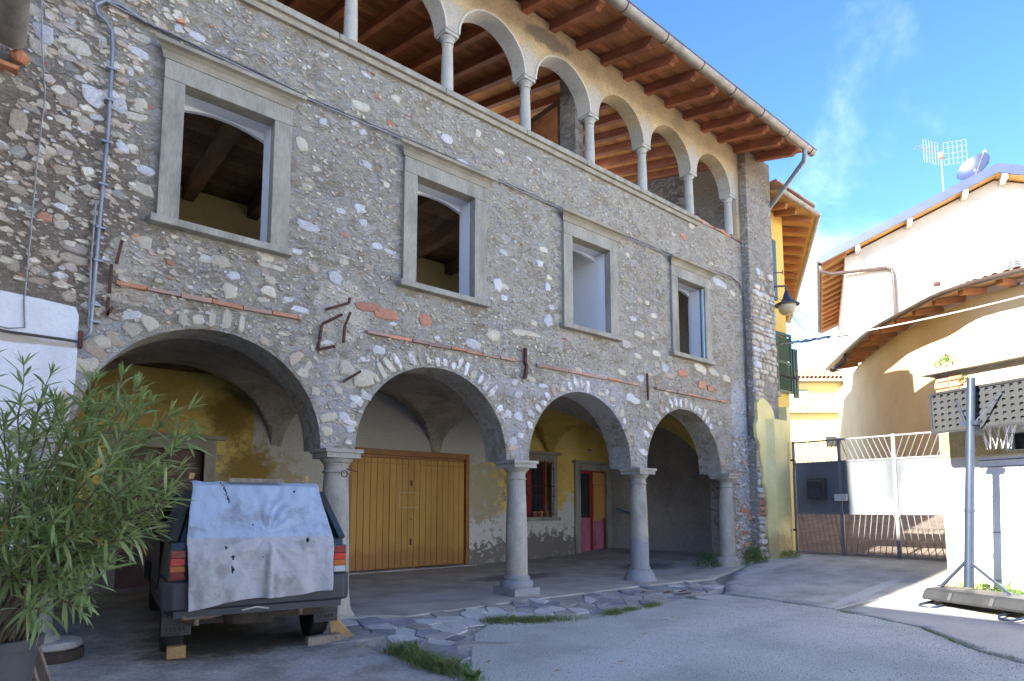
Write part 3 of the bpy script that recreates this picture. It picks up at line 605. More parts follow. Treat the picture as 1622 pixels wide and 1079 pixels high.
# openings that reach the floor are notches
bw = [(-1.2, -.1), (1.52, -.1), (1.52, 2.13), (2.62, 2.13), (2.62, -.1), (4.97, -.1), (4.97, 2.33), (7.66, 2.33), (7.66, -.1), (10.93, -.1), (10.93, 2.13), (11.86, 2.13), (11.86, -.1), (12.1, -.1), (12.1, 3.45), (-1.2, 3.45)]
MB().prism([bw, holes[2]], XZ, 4.0, 4.35).build('back_wall', M_backwall, BLD)
MB().box(-1.2, 12.1, 4.6, 4.65, -.1, 3.5).box(-1.2, 12.1, 4.351, 4.599, 3.46, 3.5).build('back_wall', M_darkwood, BLD)
# groin vaults of the portico
F = [-1.2, .38, 2.98, 5.58, 8.18, 10.78, 12.1]; Bk = [-1.2, .55, 3.72, 6.87, 10.0, 12.1, 12.12]
def vault(i, mat, hz=1.16):
    b = MB(); n, m = 40, 40; Y0, Y1 = .46, 4.0
    for a in range(n + 1):
        u = a / n
        for c in range(m + 1):
            t = c / m; x = lerp(lerp(F[i], F[i + 1], u), lerp(Bk[i], Bk[i + 1], u), t)
            uu = min(1, max(-1, (2 * u - 1) * 1.08)); e = 2 * t - 1; y = lerp(Y0, Y1, t)
            f = sqrt(max(0, 1 - uu * uu)) ** 1.0; g = sqrt(max(0, 1 - min(1, abs(e) * 1.0) ** 2))
            z = CAP + .38 * t * t + hz * max(f, g * .98)
            z += .012 * MN.noise(Vector((x * 2, y * 2, 3))) + .006 * MN.noise(Vector((x * 7, y * 7, 3)))
            b.v.append((x, y, z))
    b.f = [(a * (m + 1) + c, (a + 1) * (m + 1) + c, (a + 1) * (m + 1) + c + 1, a * (m + 1) + c + 1) for a in range(n) for c in range(m)]
    b.mi = [0] * len(b.f)
    if mat is M_vaultyel: b.mi = [1 if b.v[f[0]][0] < 8.15 else 0 for f in b.f]
    return b.build('vault', [mat, M_vault], BLD, smooth=True, ang=30)
for i in range(6): vault(i, M_vaultyel if i in (3, 4) else M_vault)
MB().box(-1.2, 12.1, .465, 3.995, 3.47, 3.56).build('storey_floor', M_darkwood, BLD)

# upper rooms
MB().prism([[(-1.2, 3.46), (12.1, 3.46), (12.1, 6.9), (-1.2, 6.9)], [(-.6, 3.9), (1.4, 3.9), (1.4, 5.9), (-.6, 5.9)], [(4.0, 3.9), (5.9, 3.9), (5.9, 5.9), (4.0, 5.9)], [(9.0, 3.9), (10.4, 3.9), (10.4, 5.9), (9.0, 5.9)]], XZ, 4.0, 4.3).build('room_wall', M_roomyel, BLD)  # unseen rear openings, added to let daylight into the rooms
MB().box(7.50, 7.66, .29, 4.0, 3.3, 6.3).build('room_wall', M_roomwhite, BLD)
MB().box(7.44, 7.499, 2.9, 3.75, 3.3, 5.4).build('inner_door', M_darkwood, BLD)
MB().box(12.02, 12.099, .3, 4.0, 3.3, 6.3).build('room_wall', M_endwall, BLD)
MB().box(1.2, 4.2, 3.2, 3.9, 3.3, 4.55).build('room_wardrobe', M_darkwood, BLD)
cy = -1.2
for k in range(26):
    MB().box(-1.2, 12.1, .3 + k * .1425, .3 + (k + 1) * .1425 - .006, 6.22 + .002 * (k % 2), 6.27).build('ceiling_board', M_darkwood, BLD)
MB().box(-1.2, 12.1, .291, 4.0, 6.30, 6.46).build('loggia_floor', M_porticofloor, BLD)
x = .25
while x < 12:
    if not 7.3 < x < 7.8: MB().box(x - .08, x + .08, .3, 4.0, 6.02, 6.215).build('ceiling_beam', M_darkwood, BLD)
    x += .98
# plastered reveals of the windows (arched head behind the stone frame)
for k, (a, c) in enumerate(wins):
    a2, c2 = a - .02, c + .02
    o_ = [(a2, WZ0), (a2 - .12, WZ0), (a2 - .12, WZ1 + .2), (c2 + .12, WZ1 + .2), (c2 + .12, WZ0), (c2, WZ0), (c2, WZ1 - .09)]
    m = (a2 + c2) / 2
    o_ += [(c2 - (c2 - a2) * q / 10, WZ1 - .09 + .085 * (1 - ((q - 5) / 5) ** 2)) for q in range(1, 10)] + [(a2, WZ1 - .09)]
    MB().prism([o_], XZ, .291, .34).build('window_reveal', M_roomwhite, BLD)
# window stonework: one part per window with its pieces below it
for k, (a, c) in enumerate(wins):
    j = .185; lint = MB().box(a - j, c + j, -.05, .12, WZ1, WZ1 + .19).build('window', M_frame, BLD); bevel(lint)
    for (x0, x1) in ((a - j, a), (c, c + j)): bevel(MB().box(x0, x1, -.047, .075, WZ0, WZ1 - .002).build('jamb', M_frame, lint)); MB().box(min(x0 + .004, x0) if x0 > a else x0, x1 - (.0 if x0 > a else .006), .076, .289, WZ0, WZ1 + .001).build('side_reveal', M_roomwhite, lint)
    MB().box(a - .05, c + .05, .121, .287, WZ1 + .002, WZ1 + .15).build('head_reveal', M_roomwhite, lint)
    prof = [(0.0, 0), (-.055, 0), (-.06, .02), (-.075, .06), (-.11, .09), (-.155, .10), (-.16, .135), (0.0, .16)]
    b = MB(); x0, x1 = a - j - .02, c + j + .02; z0 = WZ1 + .192
    vs = []
    for (y, z) in prof: vs += [(x0 + (y * .9 + .05), y, z0 + z), (x1 - (y * .9 + .05), y, z0 + z)]
    n = len(prof); fs = [(2 * i, 2 * i + 1, (2 * i + 3) % (2 * n), (2 * i + 2) % (2 * n)) for i in range(n)] + [tuple(2 * i for i in range(n)), tuple(2 * i + 1 for i in range(n - 1, -1, -1))]
    b.add(vs, fs).build('cornice', M_cornice, lint)
    s_ = MB().box(a - j - .06, c + j + .03, -.105, .288, WZ0 - .075, WZ0 - .002).build('sill', M_frame, lint); bevel(s_, .008)
    if k == 3:  # blue pane edge of the open casement
        MB().box(c - .03, c - .003, -.01, .02, WZ0, WZ1 - .02).build('casement', pm('pale blue paint', [(.30, .50, .56), (.42, .62, .68)], sc=8, bump=.2), lint)

# portico columns
def column(x, kind):
    zb = portz(x) + (.04 if x > 10 else 0); H = CAP
    t = zb
    if kind == 'torus':
        b = MB().box(x - .225, x + .225, -.195 + .0, .255, zb - .1, zb + .10, j=.006)
        base = [(.215, .10), (.225, .13), (.222, .16), (.205, .19), (.175, .20), (.178, .215), (.183, .235), (.165, .25), (.152, .262)]
        b.lathe([(r, zb + z) for r, z in base], (x, .03, 0), 32)
    elif kind == 'cone':
        b = MB().lathe([(.275, zb - .08), (.26, zb + .02), (.215, zb + .12), (.19, zb + .17), (.168, zb + .18), (.172, zb + .20), (.152, zb + .215)], (x, .03, 0), 28)
    elif kind == 'plaster':
        b = MB().lathe([(.27, zb - .1), (.235, zb - .0), (.20, zb + .05), (.185, zb + .10), (.175, zb + .2), (.16, zb + .26)], (x, .03, 0), 28)
    else:
        b = MB().lathe([(.235, zb - .1), (.235, zb + .06), (.215, zb + .08), (.195, zb + .12), (.155, zb + .14)], (x, .03, 0), 28)
    base_z = zb + (.26 if kind == 'torus' else .21 if kind == 'cone' else .25 if kind == 'plaster' else .135)
    r0, r1 = (.150, .122) if kind != 'plaster' else (.165, .13)
    prof = [(lerp(r0, r1, q / 10) + .006 * sin(pi * q / 10), lerp(base_z, H - .255, q / 10)) for q in range(11)]
    prof = [(r0 + .006, base_z - .01), (r0 + .006, base_z + .012)] + prof + [(r1, H - .255)]
    sh = MB().lathe(prof, (x, .03, 0), 32).build('column', M_column, BLD, smooth=True, ang=40)
    b.build('column_base', M_column, sh, smooth=True, ang=35)
    cp = MB().lathe([(r1 + .002, H - .26), (r1 + .016, H - .255), (r1 + .02, H - .243), (r1 + .014, H - .232), (r1 + .001, H - .228), (r1 + .001, H - .175), (r1 + .01, H - .17), (r1 + .012, H - .155), (r1 + .035, H - .135), (.175, H - .105), (.18, H - .098), (.12, H - .098)], (x, .03, 0), 32)
    cp.box(x - .195, x + .195, -.165, .225, H - .097, H - .04).box(x - .215, x + .215, -.185, .245, H - .039, H - .001)
    cpo = cp.build('capital', M_column, sh, smooth=True, ang=30)
    return sh
column(.38, 'ring')
sh2 = column(2.98, 'plaster'); column(5.58, 'torus'); column(8.18, 'cone'); column(10.76, 'ring')
MB().tube([(2.98 + .15 * cos(a), -.13 - .03, CAP - .24) for a in (0,)] + [(2.99, -.2, CAP - .22)], .006).tube([(2.98 + .035 * cos(RD(k)), -.175, CAP - .27 + .035 * sin(RD(k))) for k in range(0, 361, 30)], .006, 6, cap=False).build('iron_ring', M_iron, sh2)
# loggia columns
for i, x in enumerate(lcol):
    if x < 1: continue
    zb = 6.655 if x < 10.5 else 6.66
    s = MB().lathe([(.095, zb), (.095, zb + .015), (.082, zb + .03)] + [(lerp(.086, .07, q / 6) + .003 * sin(pi * q / 6), lerp(zb + .03, 7.42, q / 6)) for q in range(7)], (x, .13, 0), 20).build('loggia_column', M_colwhite, BLD, smooth=True, ang=40)
    c = MB().lathe([(.071, 7.42), (.084, 7.425), (.084, 7.44), (.071, 7.447), (.071, 7.47), (.085, 7.49), (.105, 7.515), (.10, 7.52)], (x, .13, 0), 20)
    c.box(x - .11, x + .11, .02, .24, 7.521, 7.568).build('capital', M_colwhite, s, smooth=True, ang=30)
# parapet sill slabs and the broken brick parapet at the end
x = -1.2
while x < 9.95:
    L = min(U(1.25, 1.5), 10.0 - x); bevel(MB().box(x, x + L - .006, -.085, .27, 6.575 + U(-.003, .003), 6.652).build('parapet_slab', M_frame, BLD), .008); x += L
MB().box(-1.5, 10.0, -.045, .27, 6.501, 6.573).build('parapet_moulding', M_cornice, BLD)
MB().box(10.001, 11.58, .0, .27, 6.501, 6.62).build('parapet_core', M_stonewall, BLD)
x = 10.02
while x < 11.45:
    L = U(.16, .25); h = U(.03, .07); MB().box(x, x + L - .012, -.02 + U(-.01, .01), .24, 6.621, 6.621 + h, j=.008).build('brick', M_brickred if rnd.random() < .55 else M_brick, BLD); x += L
# loggia back wall, cross wall, door leaf
MB().box(-1.2, 7.3, 4.0, 4.3, 6.9, 9.8).box(7.301, 12.1, 4.0, 4.3, 6.9, 7.4).build('loggia_back_wall', M_darkwood, BLD)  # right part left open above, added so skylight reaches the ceiling
MB().box(7.05, 7.23, .27, .62, 6.47, 8.45).build('cross_wall', M_pilaster, BLD)
MB().prism([[(.271, 6.6), (1.5, 6.6), (1.62, 7.4), (1.55, 8.0), (1.7, 8.6), (1.62, 9.06), (.271, 8.70)]], lambda u, v, d: (d, u, v), 12.085, 12.104).build('plaster_patch', M_pilaster, BLD)
dl = MB().box(7.09, 7.14, .63, 1.42, 6.47, 8.12).build('door_leaf', M_darkwood, BLD)
for (y0, y1, z0, z1) in ((.72, 1.33, 6.6, 7.2), (.72, 1.33, 7.3, 8.0)):
    MB().box(7.075, 7.088, y0, y1, z0, z1).build('door_panel', M_plankdark, dl)
# roof: rafters, boards, tiles
SL = .27
def rz(y): return 8.5 + SL * y
x = 12.04; k = 0
while x > -1.2:
    b = MB(); w = .055
    y0 = -1.02; prof = [(y0, .16), (y0 + .0, .08), (y0 + .03, .05), (y0 + .06, .045), (y0 + .085, .02), (y0 + .10, 0), (4.2, 0), (4.2, .16)]
    vs = [(x + sx * w, y, rz(y) + z) for sx in (-1, 1) for (y, z) in prof]; n = len(prof)
    b.add(vs, [tuple(range(n)), tuple(range(2 * n - 1, n - 1, -1))] + [(i, (i + 1) % n, n + (i + 1) % n, n + i) for i in range(n)])
    b.build('rafter', M_rafter, BLD); x -= .575; k += 1
y = -1.12; k = 0
xr0 = 12.33
while y < 4.2:
    w = .148; m = M_plankdark
    for (xa, xb, m) in (((-1.4, 6.92, M_plankdark), (6.93, xr0 - .35, M_planklit), (xr0 - .349, xr0, M_plankdark)) if y > .2 else ((-1.4, 4.9, M_plankdark), (4.91, xr0, M_plankdark))):
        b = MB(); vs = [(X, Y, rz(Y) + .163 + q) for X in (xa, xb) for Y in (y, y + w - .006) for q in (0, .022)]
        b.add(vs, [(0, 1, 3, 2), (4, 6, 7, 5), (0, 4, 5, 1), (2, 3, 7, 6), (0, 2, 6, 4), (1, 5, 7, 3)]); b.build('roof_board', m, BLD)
    y += w; k += 1
b = MB(); vs = [(X, Y, rz(Y) + .19 + q) for X in (-1.5, xr0 + .02) for Y in (-1.13, 4.3) for q in (0, .10)]
b.add(vs, [(0, 1, 3, 2), (4, 6, 7, 5), (0, 4, 5, 1), (2, 3, 7, 6), (0, 2, 6, 4), (1, 5, 7, 3)])
vs = [(X, Y, z + q) for X in (-1.5, 7.3) for (Y, z) in ((4.3, rz(4.3) + .19), (4.9, rz(4.3) + .19 - .16)) for q in (0, .1)]
b.add(vs, [(0, 1, 3, 2), (4, 6, 7, 5), (0, 4, 5, 1), (2, 3, 7, 6), (0, 2, 6, 4), (1, 5, 7, 3)]).build('roof', M_tile, BLD)
# coppi along the eave edge and the verge
tl = MB().tube([(0, -.06, 0), (0, .38, .1)], [.095, .075], 8, cap=False)
x = 12.22 - .21
while x > 9999:
    o = t0.copy(); COL.objects.link(o); o.location.x = x - 6; x -= .21
# gutter with its ribs, brackets
def halfpipe(path, r, name, mat, parent, nseg=None, ribs=True, rib_amp=.004, lip=.01):
    """open half round channel along a polyline, with rolled lip"""
    b = MB(); P = [Vector(p) for p in path]; n = 12; rows = []
    dense = []
    for a, c in zip(P[:-1], P[1:]):
        m = max(2, int((c - a).length / .035)) if ribs else 2
        for q in range(m): dense.append((a.lerp(c, q / m), (c - a).normalized(), q))
    dense.append((P[-1], (P[-1] - P[-2]).normalized(), 0))
    for k, (p, d, q) in enumerate(dense):
        s = d.cross(Vector((0, 0, 1))).normalized(); rr = r + (rib_amp * (k % 2) if ribs else 0)
        for i in range(n + 1):
            a = pi + pi * i / n; b.v.append(p + s * cos(a) * rr + Vector((0, 0, 1)) * sin(a) * rr)
        for i in range(n, -1, -1):
            a = pi + pi * i / n; b.v.append(p + s * cos(a) * (rr - .008) + Vector((0, 0, 1)) * (sin(a) * (rr - .008)))
    w = 2 * (n + 1)
    for k in range(len(dense) - 1):
        for i in range(w): b.f.append((k * w + i, k * w + (i + 1) % w, (k + 1) * w + (i + 1) % w, (k + 1) * w + i))
    b.f += [tuple(range(n + 1)) , tuple((len(dense) - 1) * w + i for i in range(n + 1))]
    b.mi = [0] * len(b.f)
    return b.build(name, mat, parent, smooth=True, ang=50)
gz = rz(-1.12) + .13
G = halfpipe([(-1.4, -1.17, gz), (12.36, -1.17, gz)], .085, 'gutter', M_gutter, BLD)
MB().tube([(-1.4, -1.258, gz + .004), (12.36, -1.258, gz + .004)], .011, 6).build('gutter_lip', M_brownpipe, G)
x = 12.2
while x > -1:
    MB().tube([(x, -1.17 + .092 * cos(a), gz + .092 * sin(a)) for a in [pi + pi * q / 8 for q in range(9)]] + [(x, -1.05, gz + .06)], .007, 5).tube([(x, -1.262, gz), (x, -1.275, gz + .045)], .006, 5).build('gutter_bracket', M_iron, G); x -= .94
MB().tube([(12.02, -1.17, gz - .08), (12.03, -1.165, gz - .17), (12.08, -1.12, gz - .26), (12.60, -.10, 7.62), (12.63, -.02, 7.5), (12.63, 0.0, 7.1)], .045, 12).build('downpipe', M_greypipe, BLD, smooth=True, ang=60)

# ---------------- masonry pieces
def blocked(x, z, m=.0):
    if x < .6 + m and z < 3.02 + m: return True
    for a, c in wins:
        if a - .26 - m < x < c + .26 + m and WZ0 - .10 - m < z < WZ1 + .37 + m: return True
    for cx in arches:
        if hypot(x - cx, z - CAP) < CR + .0 + m and z > CAP - m: return True
        if cx - CR - m < x < cx + CR + m and z <= CAP + m: return True
    for cx in (.38, 2.98, 5.58, 8.18, 10.78):
        if abs(x - cx) < .25 + m and z < CAP + .02 + m: return True
    if x > 11.57 - m or x < -.2 or z > 6.48 - m: return True
    return False
def rockmesh(name, n=7, seedv=0, flat=.35):
    r = random.Random(seedv); b = MB(); base = []; mid = []; top = []
    for k in range(n):
        a = 2 * pi * (k + r.uniform(-.3, .3)) / n; rr = r.uniform(.70, 1.14); sq = 1 / max(abs(cos(a)), abs(sin(a))) ** .45
        base.append((rr * sq * cos(a) * .5, .10, rr * sq * sin(a) * .5)); f = r.uniform(.86, .95); mid.append((base[-1][0] * f, -flat * r.uniform(.45, .7), base[-1][2] * f))
        f *= r.uniform(.6, .8); top.append((base[-1][0] * f, -flat * r.uniform(.8, 1.05), base[-1][2] * f))
    vs = base + mid + top + [(0, -flat * r.uniform(.85, 1.1), 0)]
    fs = []
    for k in range(n):
        q = (k + 1) % n; fs += [(k, q, n + q, n + k), (n + k, n + q, 2 * n + q, 2 * n + k), (2 * n + k, 2 * n + q, 3 * n)]
    b.add(vs, fs); return b
RM = []
for k in range(26):
    me_o = rockmesh('stone', 8 + k % 4, 100 + k).build('stone', STONES[0]); me = me_o.data; bpy.data.objects.remove(me_o); RM.append(me)
WL.pop('stone', None)
placed = []
def put_stone(x, z, w, h, mi, y=0.0, rot=None, depth=None, name='stone', parent=BLD):
    o = bpy.data.objects.new(name, rnd.choice(RM)); COL.objects.link(o); o.parent = parent
    o.material_slots[0].link = 'OBJECT'; o.material_slots[0].material = STONES[mi]
    d = depth if depth is not None else min(.032, .13 * min(w, h))
    o.scale = (w, d / .35 * 1.0 if d else .1, h); base = WL[parent.name]
    o.location = (x - base.x, y - base.y, z - base.z); o.rotation_euler = (0, rot if rot is not None else U(-.25, .25), 0)
    placed.append((x, z, w / 2, h / 2)); return o
def free(x, z, w, h):
    return all(abs(x - a) > (w / 2 + c) * .8 or abs(z - b_) > (h / 2 + d) * .8 for a, b_, c, d in placed)
n_st = 0
for (x, z, w, h, m) in KNOWN:
    if blocked(x, z, .0): continue
    put_stone(x, z, w * 1.1, h * 1.1, m, rot=U(-.15, .15)); n_st += 1
tries = 0
while n_st < 296 and tries < 20000:
    tries += 1
    left = rnd.random() < .35
    x = U(.0, 2.6) if left else U(.0, 11.5); z = U(1.9, 6.4)
    if not left and z > 5.0 and rnd.random() < .6: continue
    w = U(.08, .22) * (1.25 if x < 1.2 else .75); h = w * U(.35, .75)
    if blocked(x, z, w * .45) or not free(x, z, w, h): continue
    r = rnd.random(); m = 0 if r < .10 else 1 if r < .18 else 2 if r < .27 else 3 if r < .32 else 5 if r < .6 else 6
    put_stone(x, z, w, h, m); n_st += 1
# the many small stones and chips between them
def chips(name, count, xr, zr, sz, y=0.0, weights=(.07, .07, .06, .02, .012, .2, .57), test=blocked, parent=BLD, proj=None, asp=(.35, .8), deep=.3):
    b = MB(); r = random.Random(len(name) + count); made = 0; tries = 0
    cum = []; t = 0
    for w in weights: t += w; cum.append(t)
    while made < count and tries < count * 6:
        tries += 1; x, z = r.uniform(*xr), r.uniform(*zr); w = sz[0] + (sz[1] - sz[0]) * r.random() ** 2.2
        if test and test(x, z, w * .45): continue
        h = w * r.uniform(*asp); n = 5 + (w > .05); ro = r.uniform(-.5, .3); cr, sr = cos(ro), sin(ro); d = min(.03, w * deep) * r.uniform(.5, 1.3)
        q = r.random() * t; mi = next(i for i, c in enumerate(cum) if q <= c)
        B = []; T = []; ph = r.uniform(0, 6)
        for k in range(n):
            a = ph + 2 * pi * (k + r.uniform(-.3, .3)) / n; rr = r.uniform(.75, 1.15); u, v = cos(a) * w / 2 * rr, sin(a) * h / 2 * rr
            u, v = u * cr - v * sr, u * sr + v * cr
            B.append((x + u, y + .01, z + v)); f = r.uniform(.65, .85); T.append((x + u * f, y - d * r.uniform(.6, 1.2), z + v * f))
        vs = B + T
        if proj: vs = [proj(*p) for p in vs]
        b.add(vs, [(k, (k + 1) % n, n + (k + 1) % n, n + k) for k in range(n)] + [tuple(n + k for k in range(n))], mi); made += 1
    return stuff(b.build(name, STONES, parent))
chips('small_stones', 15000, (-.2, 11.56), (1.7, 6.47), (.012, .075), deep=.22)
chips('wall_rubble', 750, (-.2, 1.3), (2.9, 6.4), (.03, .16), weights=(.05, .06, .10, .03, .01, .45, .35), deep=.2)
# rendered ring of whitish voussoirs over each arch
for ai, cx in enumerate(arches):
    a = 6
    while a < 176:
        da = U(4.2, 7.0) if ai == 1 else U(5.5, 8.5); keep = rnd.random() < ((.92 if 45 < a < 135 else .62 if 25 < a < 155 else .25) if ai else .7 if 30 < a < 150 else .4)
        if keep:
            am = RD(a + da / 2); L = U(.10, .25); wd = RD(da) * CR * U(.55, .85); r0 = CR + U(.012, .035)
            p = Vector((cx + cos(am) * (r0 + L / 2), 0, CAP + sin(am) * (r0 + L / 2)))
            if abs(p.x - cx) > 1.22 and p.z < CAP + .45 and rnd.random() < .5: a += da; continue
            o = bpy.data.objects.new('voussoir', rnd.choice(RM)); COL.objects.link(o); o.parent = BLD
            o.material_slots[0].link = 'OBJECT'; o.material_slots[0].material = M_voussoir if rnd.random() < (.35, .8, .75, .6)[ai] else STONES[rnd.choice((5, 6, 6, 1))]
            o.scale = (wd * U(1.0, 1.3), U(.03, .06), L * U(.9, 1.25)); o.location = p - WL[BLD.name]; o.rotation_euler = (0, pi / 2 - am + U(-.18, .18), 0)
        a += da
# thin brick string course
x = .82
for (x0, x1) in ((.82, 2.52), (3.28, 5.52), (5.92, 8.22), (8.62, 10.85)):
    x = x0
    while x < x1:
        L = min(U(.24, .32), x1 - x)
        if L > .05: MB().box(x, x + L - .008, -U(.028, .05), .02, 3.235 + U(-.004, .004), 3.27 + U(-.003, .003), j=.004).build('brick', M_brickred if rnd.random() < .33 else M_brick, BLD)
        x += L
for (x0, w, z0, h) in ((9.9, .22, 3.42, .13), (10.2, .2, 3.40, .1), (11.2, .22, 1.15, .16), (11.45, .1, 1.0, .2), (11.25, .2, .72, .08), (11.3, .2, .5, .07)):
    MB().box(x0, x0 + w, -.022, .02, z0, z0 + h, j=.008).build('brick', M_brickred, BLD)
# big squared stones up the pilaster
z = .25; pil = [o for o in BLD.children if o.name.startswith('pilaster')][0]
while z < 6.1:
    h = U(.06, .17); x = 11.6
    lim = 12.54 if z > 3.7 else 11.95
    while x < lim - .06:
        w = min(U(.10, .34), lim - x)
        if w < .06: break
        if z > 5.6 and rnd.random() < .6: x += w; continue
        m = rnd.choice((0, 0, 6, 6, 6, 5, 5, 1)) if not (1 < z < 1.35 and x < 11.8) else 4
        put_stone(x + w / 2, z + h / 2, w * 1.06, h * 1.1, m, y=-.155, rot=U(-.08, .08), depth=U(.02, .055), name='quoin_stone')
        x += w
    z += h
# stones on the left flank of the pilaster
chips('flank_stones', 500, (-.155, -.005), (.3, 8.3), (.02, .09), weights=(.2, .1, .1, .05, .02, .2, .33), test=None, proj=lambda u, d, v: (11.58 + (d - 0.0), u, v))
chips('pilaster_chips', 900, (11.6, 12.54), (3.6, 8.3), (.015, .07), y=-.16, weights=(.3, .15, .05, .05, .03, .12, .3), test=None)
chips('pier_foot_stones', 420, (11.0, 11.6), (.1, 2.6), (.03, .13), y=0.0, weights=(.3, .12, .1, .05, .06, .17, .2), test=lambda x, z, m: x < 10.98)

# whitewashed patch over the left pier
out = [(-1.4, -.1), (.50, -.1), (.505, .9), (.49, 1.3), (.52, 1.82), (.55, 2.1), (.565, 2.35), (.565, 2.66), (.56, 2.9), (.535, 2.965), (.3, 2.985), (.05, 3.0), (-1.4, 3.02)]
MB().prism([out], XZ, -.035, -.001).build('whitewashed_patch', M_white, BLD)
# cables and pipes clipped on the facade: things of their own
def wave(pts, amp=.006, step=.12):
    out = []
    for a, c in zip(pts[:-1], pts[1:]):
        a, c = Vector(a), Vector(c); n = max(1, int((c - a).length / step))
        for q in range(n):
            p = a.lerp(c, q / n); out.append(p + Vector((U(-amp, amp) * .5, U(-amp, 0) * .3, U(-amp, amp))))
    out.append(Vector(pts[-1])); return out
cb = MB().tube(wave([(.60, -.03, 5.86), (.75, -.03, 5.84), (.93, -.03, 5.80), (1.9, -.03, 5.79), (2.61, -.03, 5.745), (4.3, -.03, 5.765), (6.07, -.03, 5.72), (8.95, -.03, 5.71), (11.1, -.03, 5.78), (11.35, -.04, 5.72), (11.52, -.05, 5.55), (11.545, -.05, 4.5), (11.55, -.05, 2.66)], .004), .011, 6).build('cable', M_cable)
tag(cb, 'dark electric cable running the length of the rubble facade under the loggia', 'cable')
MB().tube(wave([(.62, -.045, 5.83), (1.9, -.045, 5.755), (2.61, -.045, 5.72), (4.3, -.045, 5.735), (6.07, -.045, 5.695), (8.95, -.045, 5.68), (11.1, -.045, 5.75)], .006), .008, 6).build('second_strand', M_greycable, cb)
pv = MB().tube([(.93, -.05, 5.80), (.72, -.05, 5.86), (.60, -.05, 5.84), (.53, -.05, 5.76), (.55, -.05, 5.68), (.62, -.05, 5.64), (.665, -.05, 5.57), (.68, -.05, 5.4), (.685, -.05, 4.7), (.665, -.05, 3.8), (.655, -.05, 3.2), (.65, -.05, 2.76), (.60, -.05, 2.69)], .016, 8).build('conduit', M_greypipe, smooth=True)
tag(pv, 'grey conduit pipe curling down the left end of the rubble wall', 'pipe')
MB().tube([(.63, -.045, 3.95), (.62, -.05, 3.4), (.635, -.05, 2.8)], .008, 6).build('side_cable', M_greycable, pv)
for z in (5.2, 4.9, 4.5, 4.1, 3.7, 3.4, 3.0, 2.85): MB().box(.64, .71, -.075, 0, z, z + .018).build('clip', M_greypipe, pv)
tw = MB().tube(wave([(.13, -.03, 5.9), (.17, -.04, 5.2), (.22, -.03, 4.79), (.20, -.03, 4.1), (.19, -.03, 3.26), (.185, -.045, 2.95), (.20, -.045, 2.72), (.10, -.045, 2.70), (-.3, -.045, 2.72)], .006), .006, 5).build('wire', M_greycable)
tag(tw, 'thin pale wire hanging down the far left of the rubble wall to the whitewash', 'wire')
hc = MB().tube(wave([(-.4, -.05, 2.70), (.1, -.05, 2.665), (.58, -.05, 2.665)], .004), .012, 6).build('cable', M_cable)
tag(hc, 'grey horizontal cable across the whitewashed patch beside the left arch', 'cable')
MB().box(.565, .60, -.06, .0, 2.62, 2.76).build('iron_cramp', M_iron, BLD)
# iron wall ties
def iron(pts, label, w=.03):
    o = MB()
    for a, c in zip(pts[:-1], pts[1:]): o.bar(a, c, w, w * .8)
    return tag(o.build('iron_bracket', M_iron), label, 'iron bracket', 'rusty iron brackets stuck in the facade')
iron([(.84, -.06, 3.64), (.81, -.05, 3.42)], 'short rusty iron strip, the higher one, on the cream patch right of the conduit')
iron([(.775, -.05, 3.40), (.77, -.05, 3.14)], 'rusty iron strip beside the conduit just above the string of bricks')
iron([(.765, -.05, 3.10), (.765, -.05, 2.94), (.80, -.05, 3.02)], 'hooked rusty iron strip beside the conduit below the string of bricks')
iron([(2.77, -.04, 3.40), (3.0, -.14, 3.50), (3.01, -.14, 3.56)], 'rusty angled bar sticking out at the top of the cream patch above the first column')
iron([(2.93, -.13, 3.36), (2.75, -.02, 3.24), (2.71, -.02, 2.95), (2.86, -.13, 2.99)], 'rusty bracket shaped like a square bracket left of the cream patch above the first column')
iron([(3.05, -.08, 3.42), (3.0, -.05, 3.26), (2.99, -.05, 3.07)], 'upright rusty iron strip right of the cream patch above the first column')
iron([(3.0, -.03, 2.63), (3.17, -.13, 2.76)], 'single short rusty spike between the first two arches, below the string of bricks')
iron([(5.68, -.05, 3.45), (5.67, -.05, 3.25), (5.70, -.05, 3.2), (5.67, -.05, 3.02)], 'black iron wall tie above the column right of the garage door', .045)
iron([(8.37, -.05, 3.46), (8.38, -.05, 3.02)], 'slim black iron wall tie above the column in front of the red door', .03)

# ------------------------------------------------------------------ doors and window under the portico
gd = thing('garage_door', 'wide ochre boarded garage door with brown frame under the second arch', 'door', (6.3, 4.0, .1))
FR = MB().box(4.975, 5.06, 3.93, 4.10, .10, 2.325).box(7.57, 7.655, 3.93, 4.10, .07, 2.325).box(5.061, 7.569, 3.935, 4.095, 2.22, 2.325).build('door_frame', M_garageframe, gd); bevel(FR)
MB().box(5.062, 7.568, 3.99, 4.06, 2.17, 2.218).build('top_rail', M_garageframe, gd)
x = 5.065; k = 0
while x < 7.56:
    w = .1315; bo = MB().box(x, min(x + w - .007, 7.565), 3.985 + U(-.003, .003), 4.02, .125, 2.165).build('board', M_garage, gd); bevel(bo, .003, 1)
    if not 6.2 < x < 6.42: MB().box(x + .02, x + w - .03, 3.975, 3.984, 2.06, 2.068).build('vent_slit', M_darkwood, bo)
    x += w; k += 1
for z in (1.72, 1.02, .62): MB().lathe([(.0, 0), (.012, 0), (.016, .012), (.0, .02)], (0, 0, 0), 8).build('lock', M_iron, gd, loc=(6.31 - 6.3, 3.97 - 4.0, z - .1), rot=(RD(90), 0, 0))
MB().bar((6.30, 3.96, 1.76), (6.31, 3.96, 1.66), .022, .02).bar((6.30, 3.96, .66), (6.31, 3.96, .54), .02, .02).build('handle', M_iron, gd)
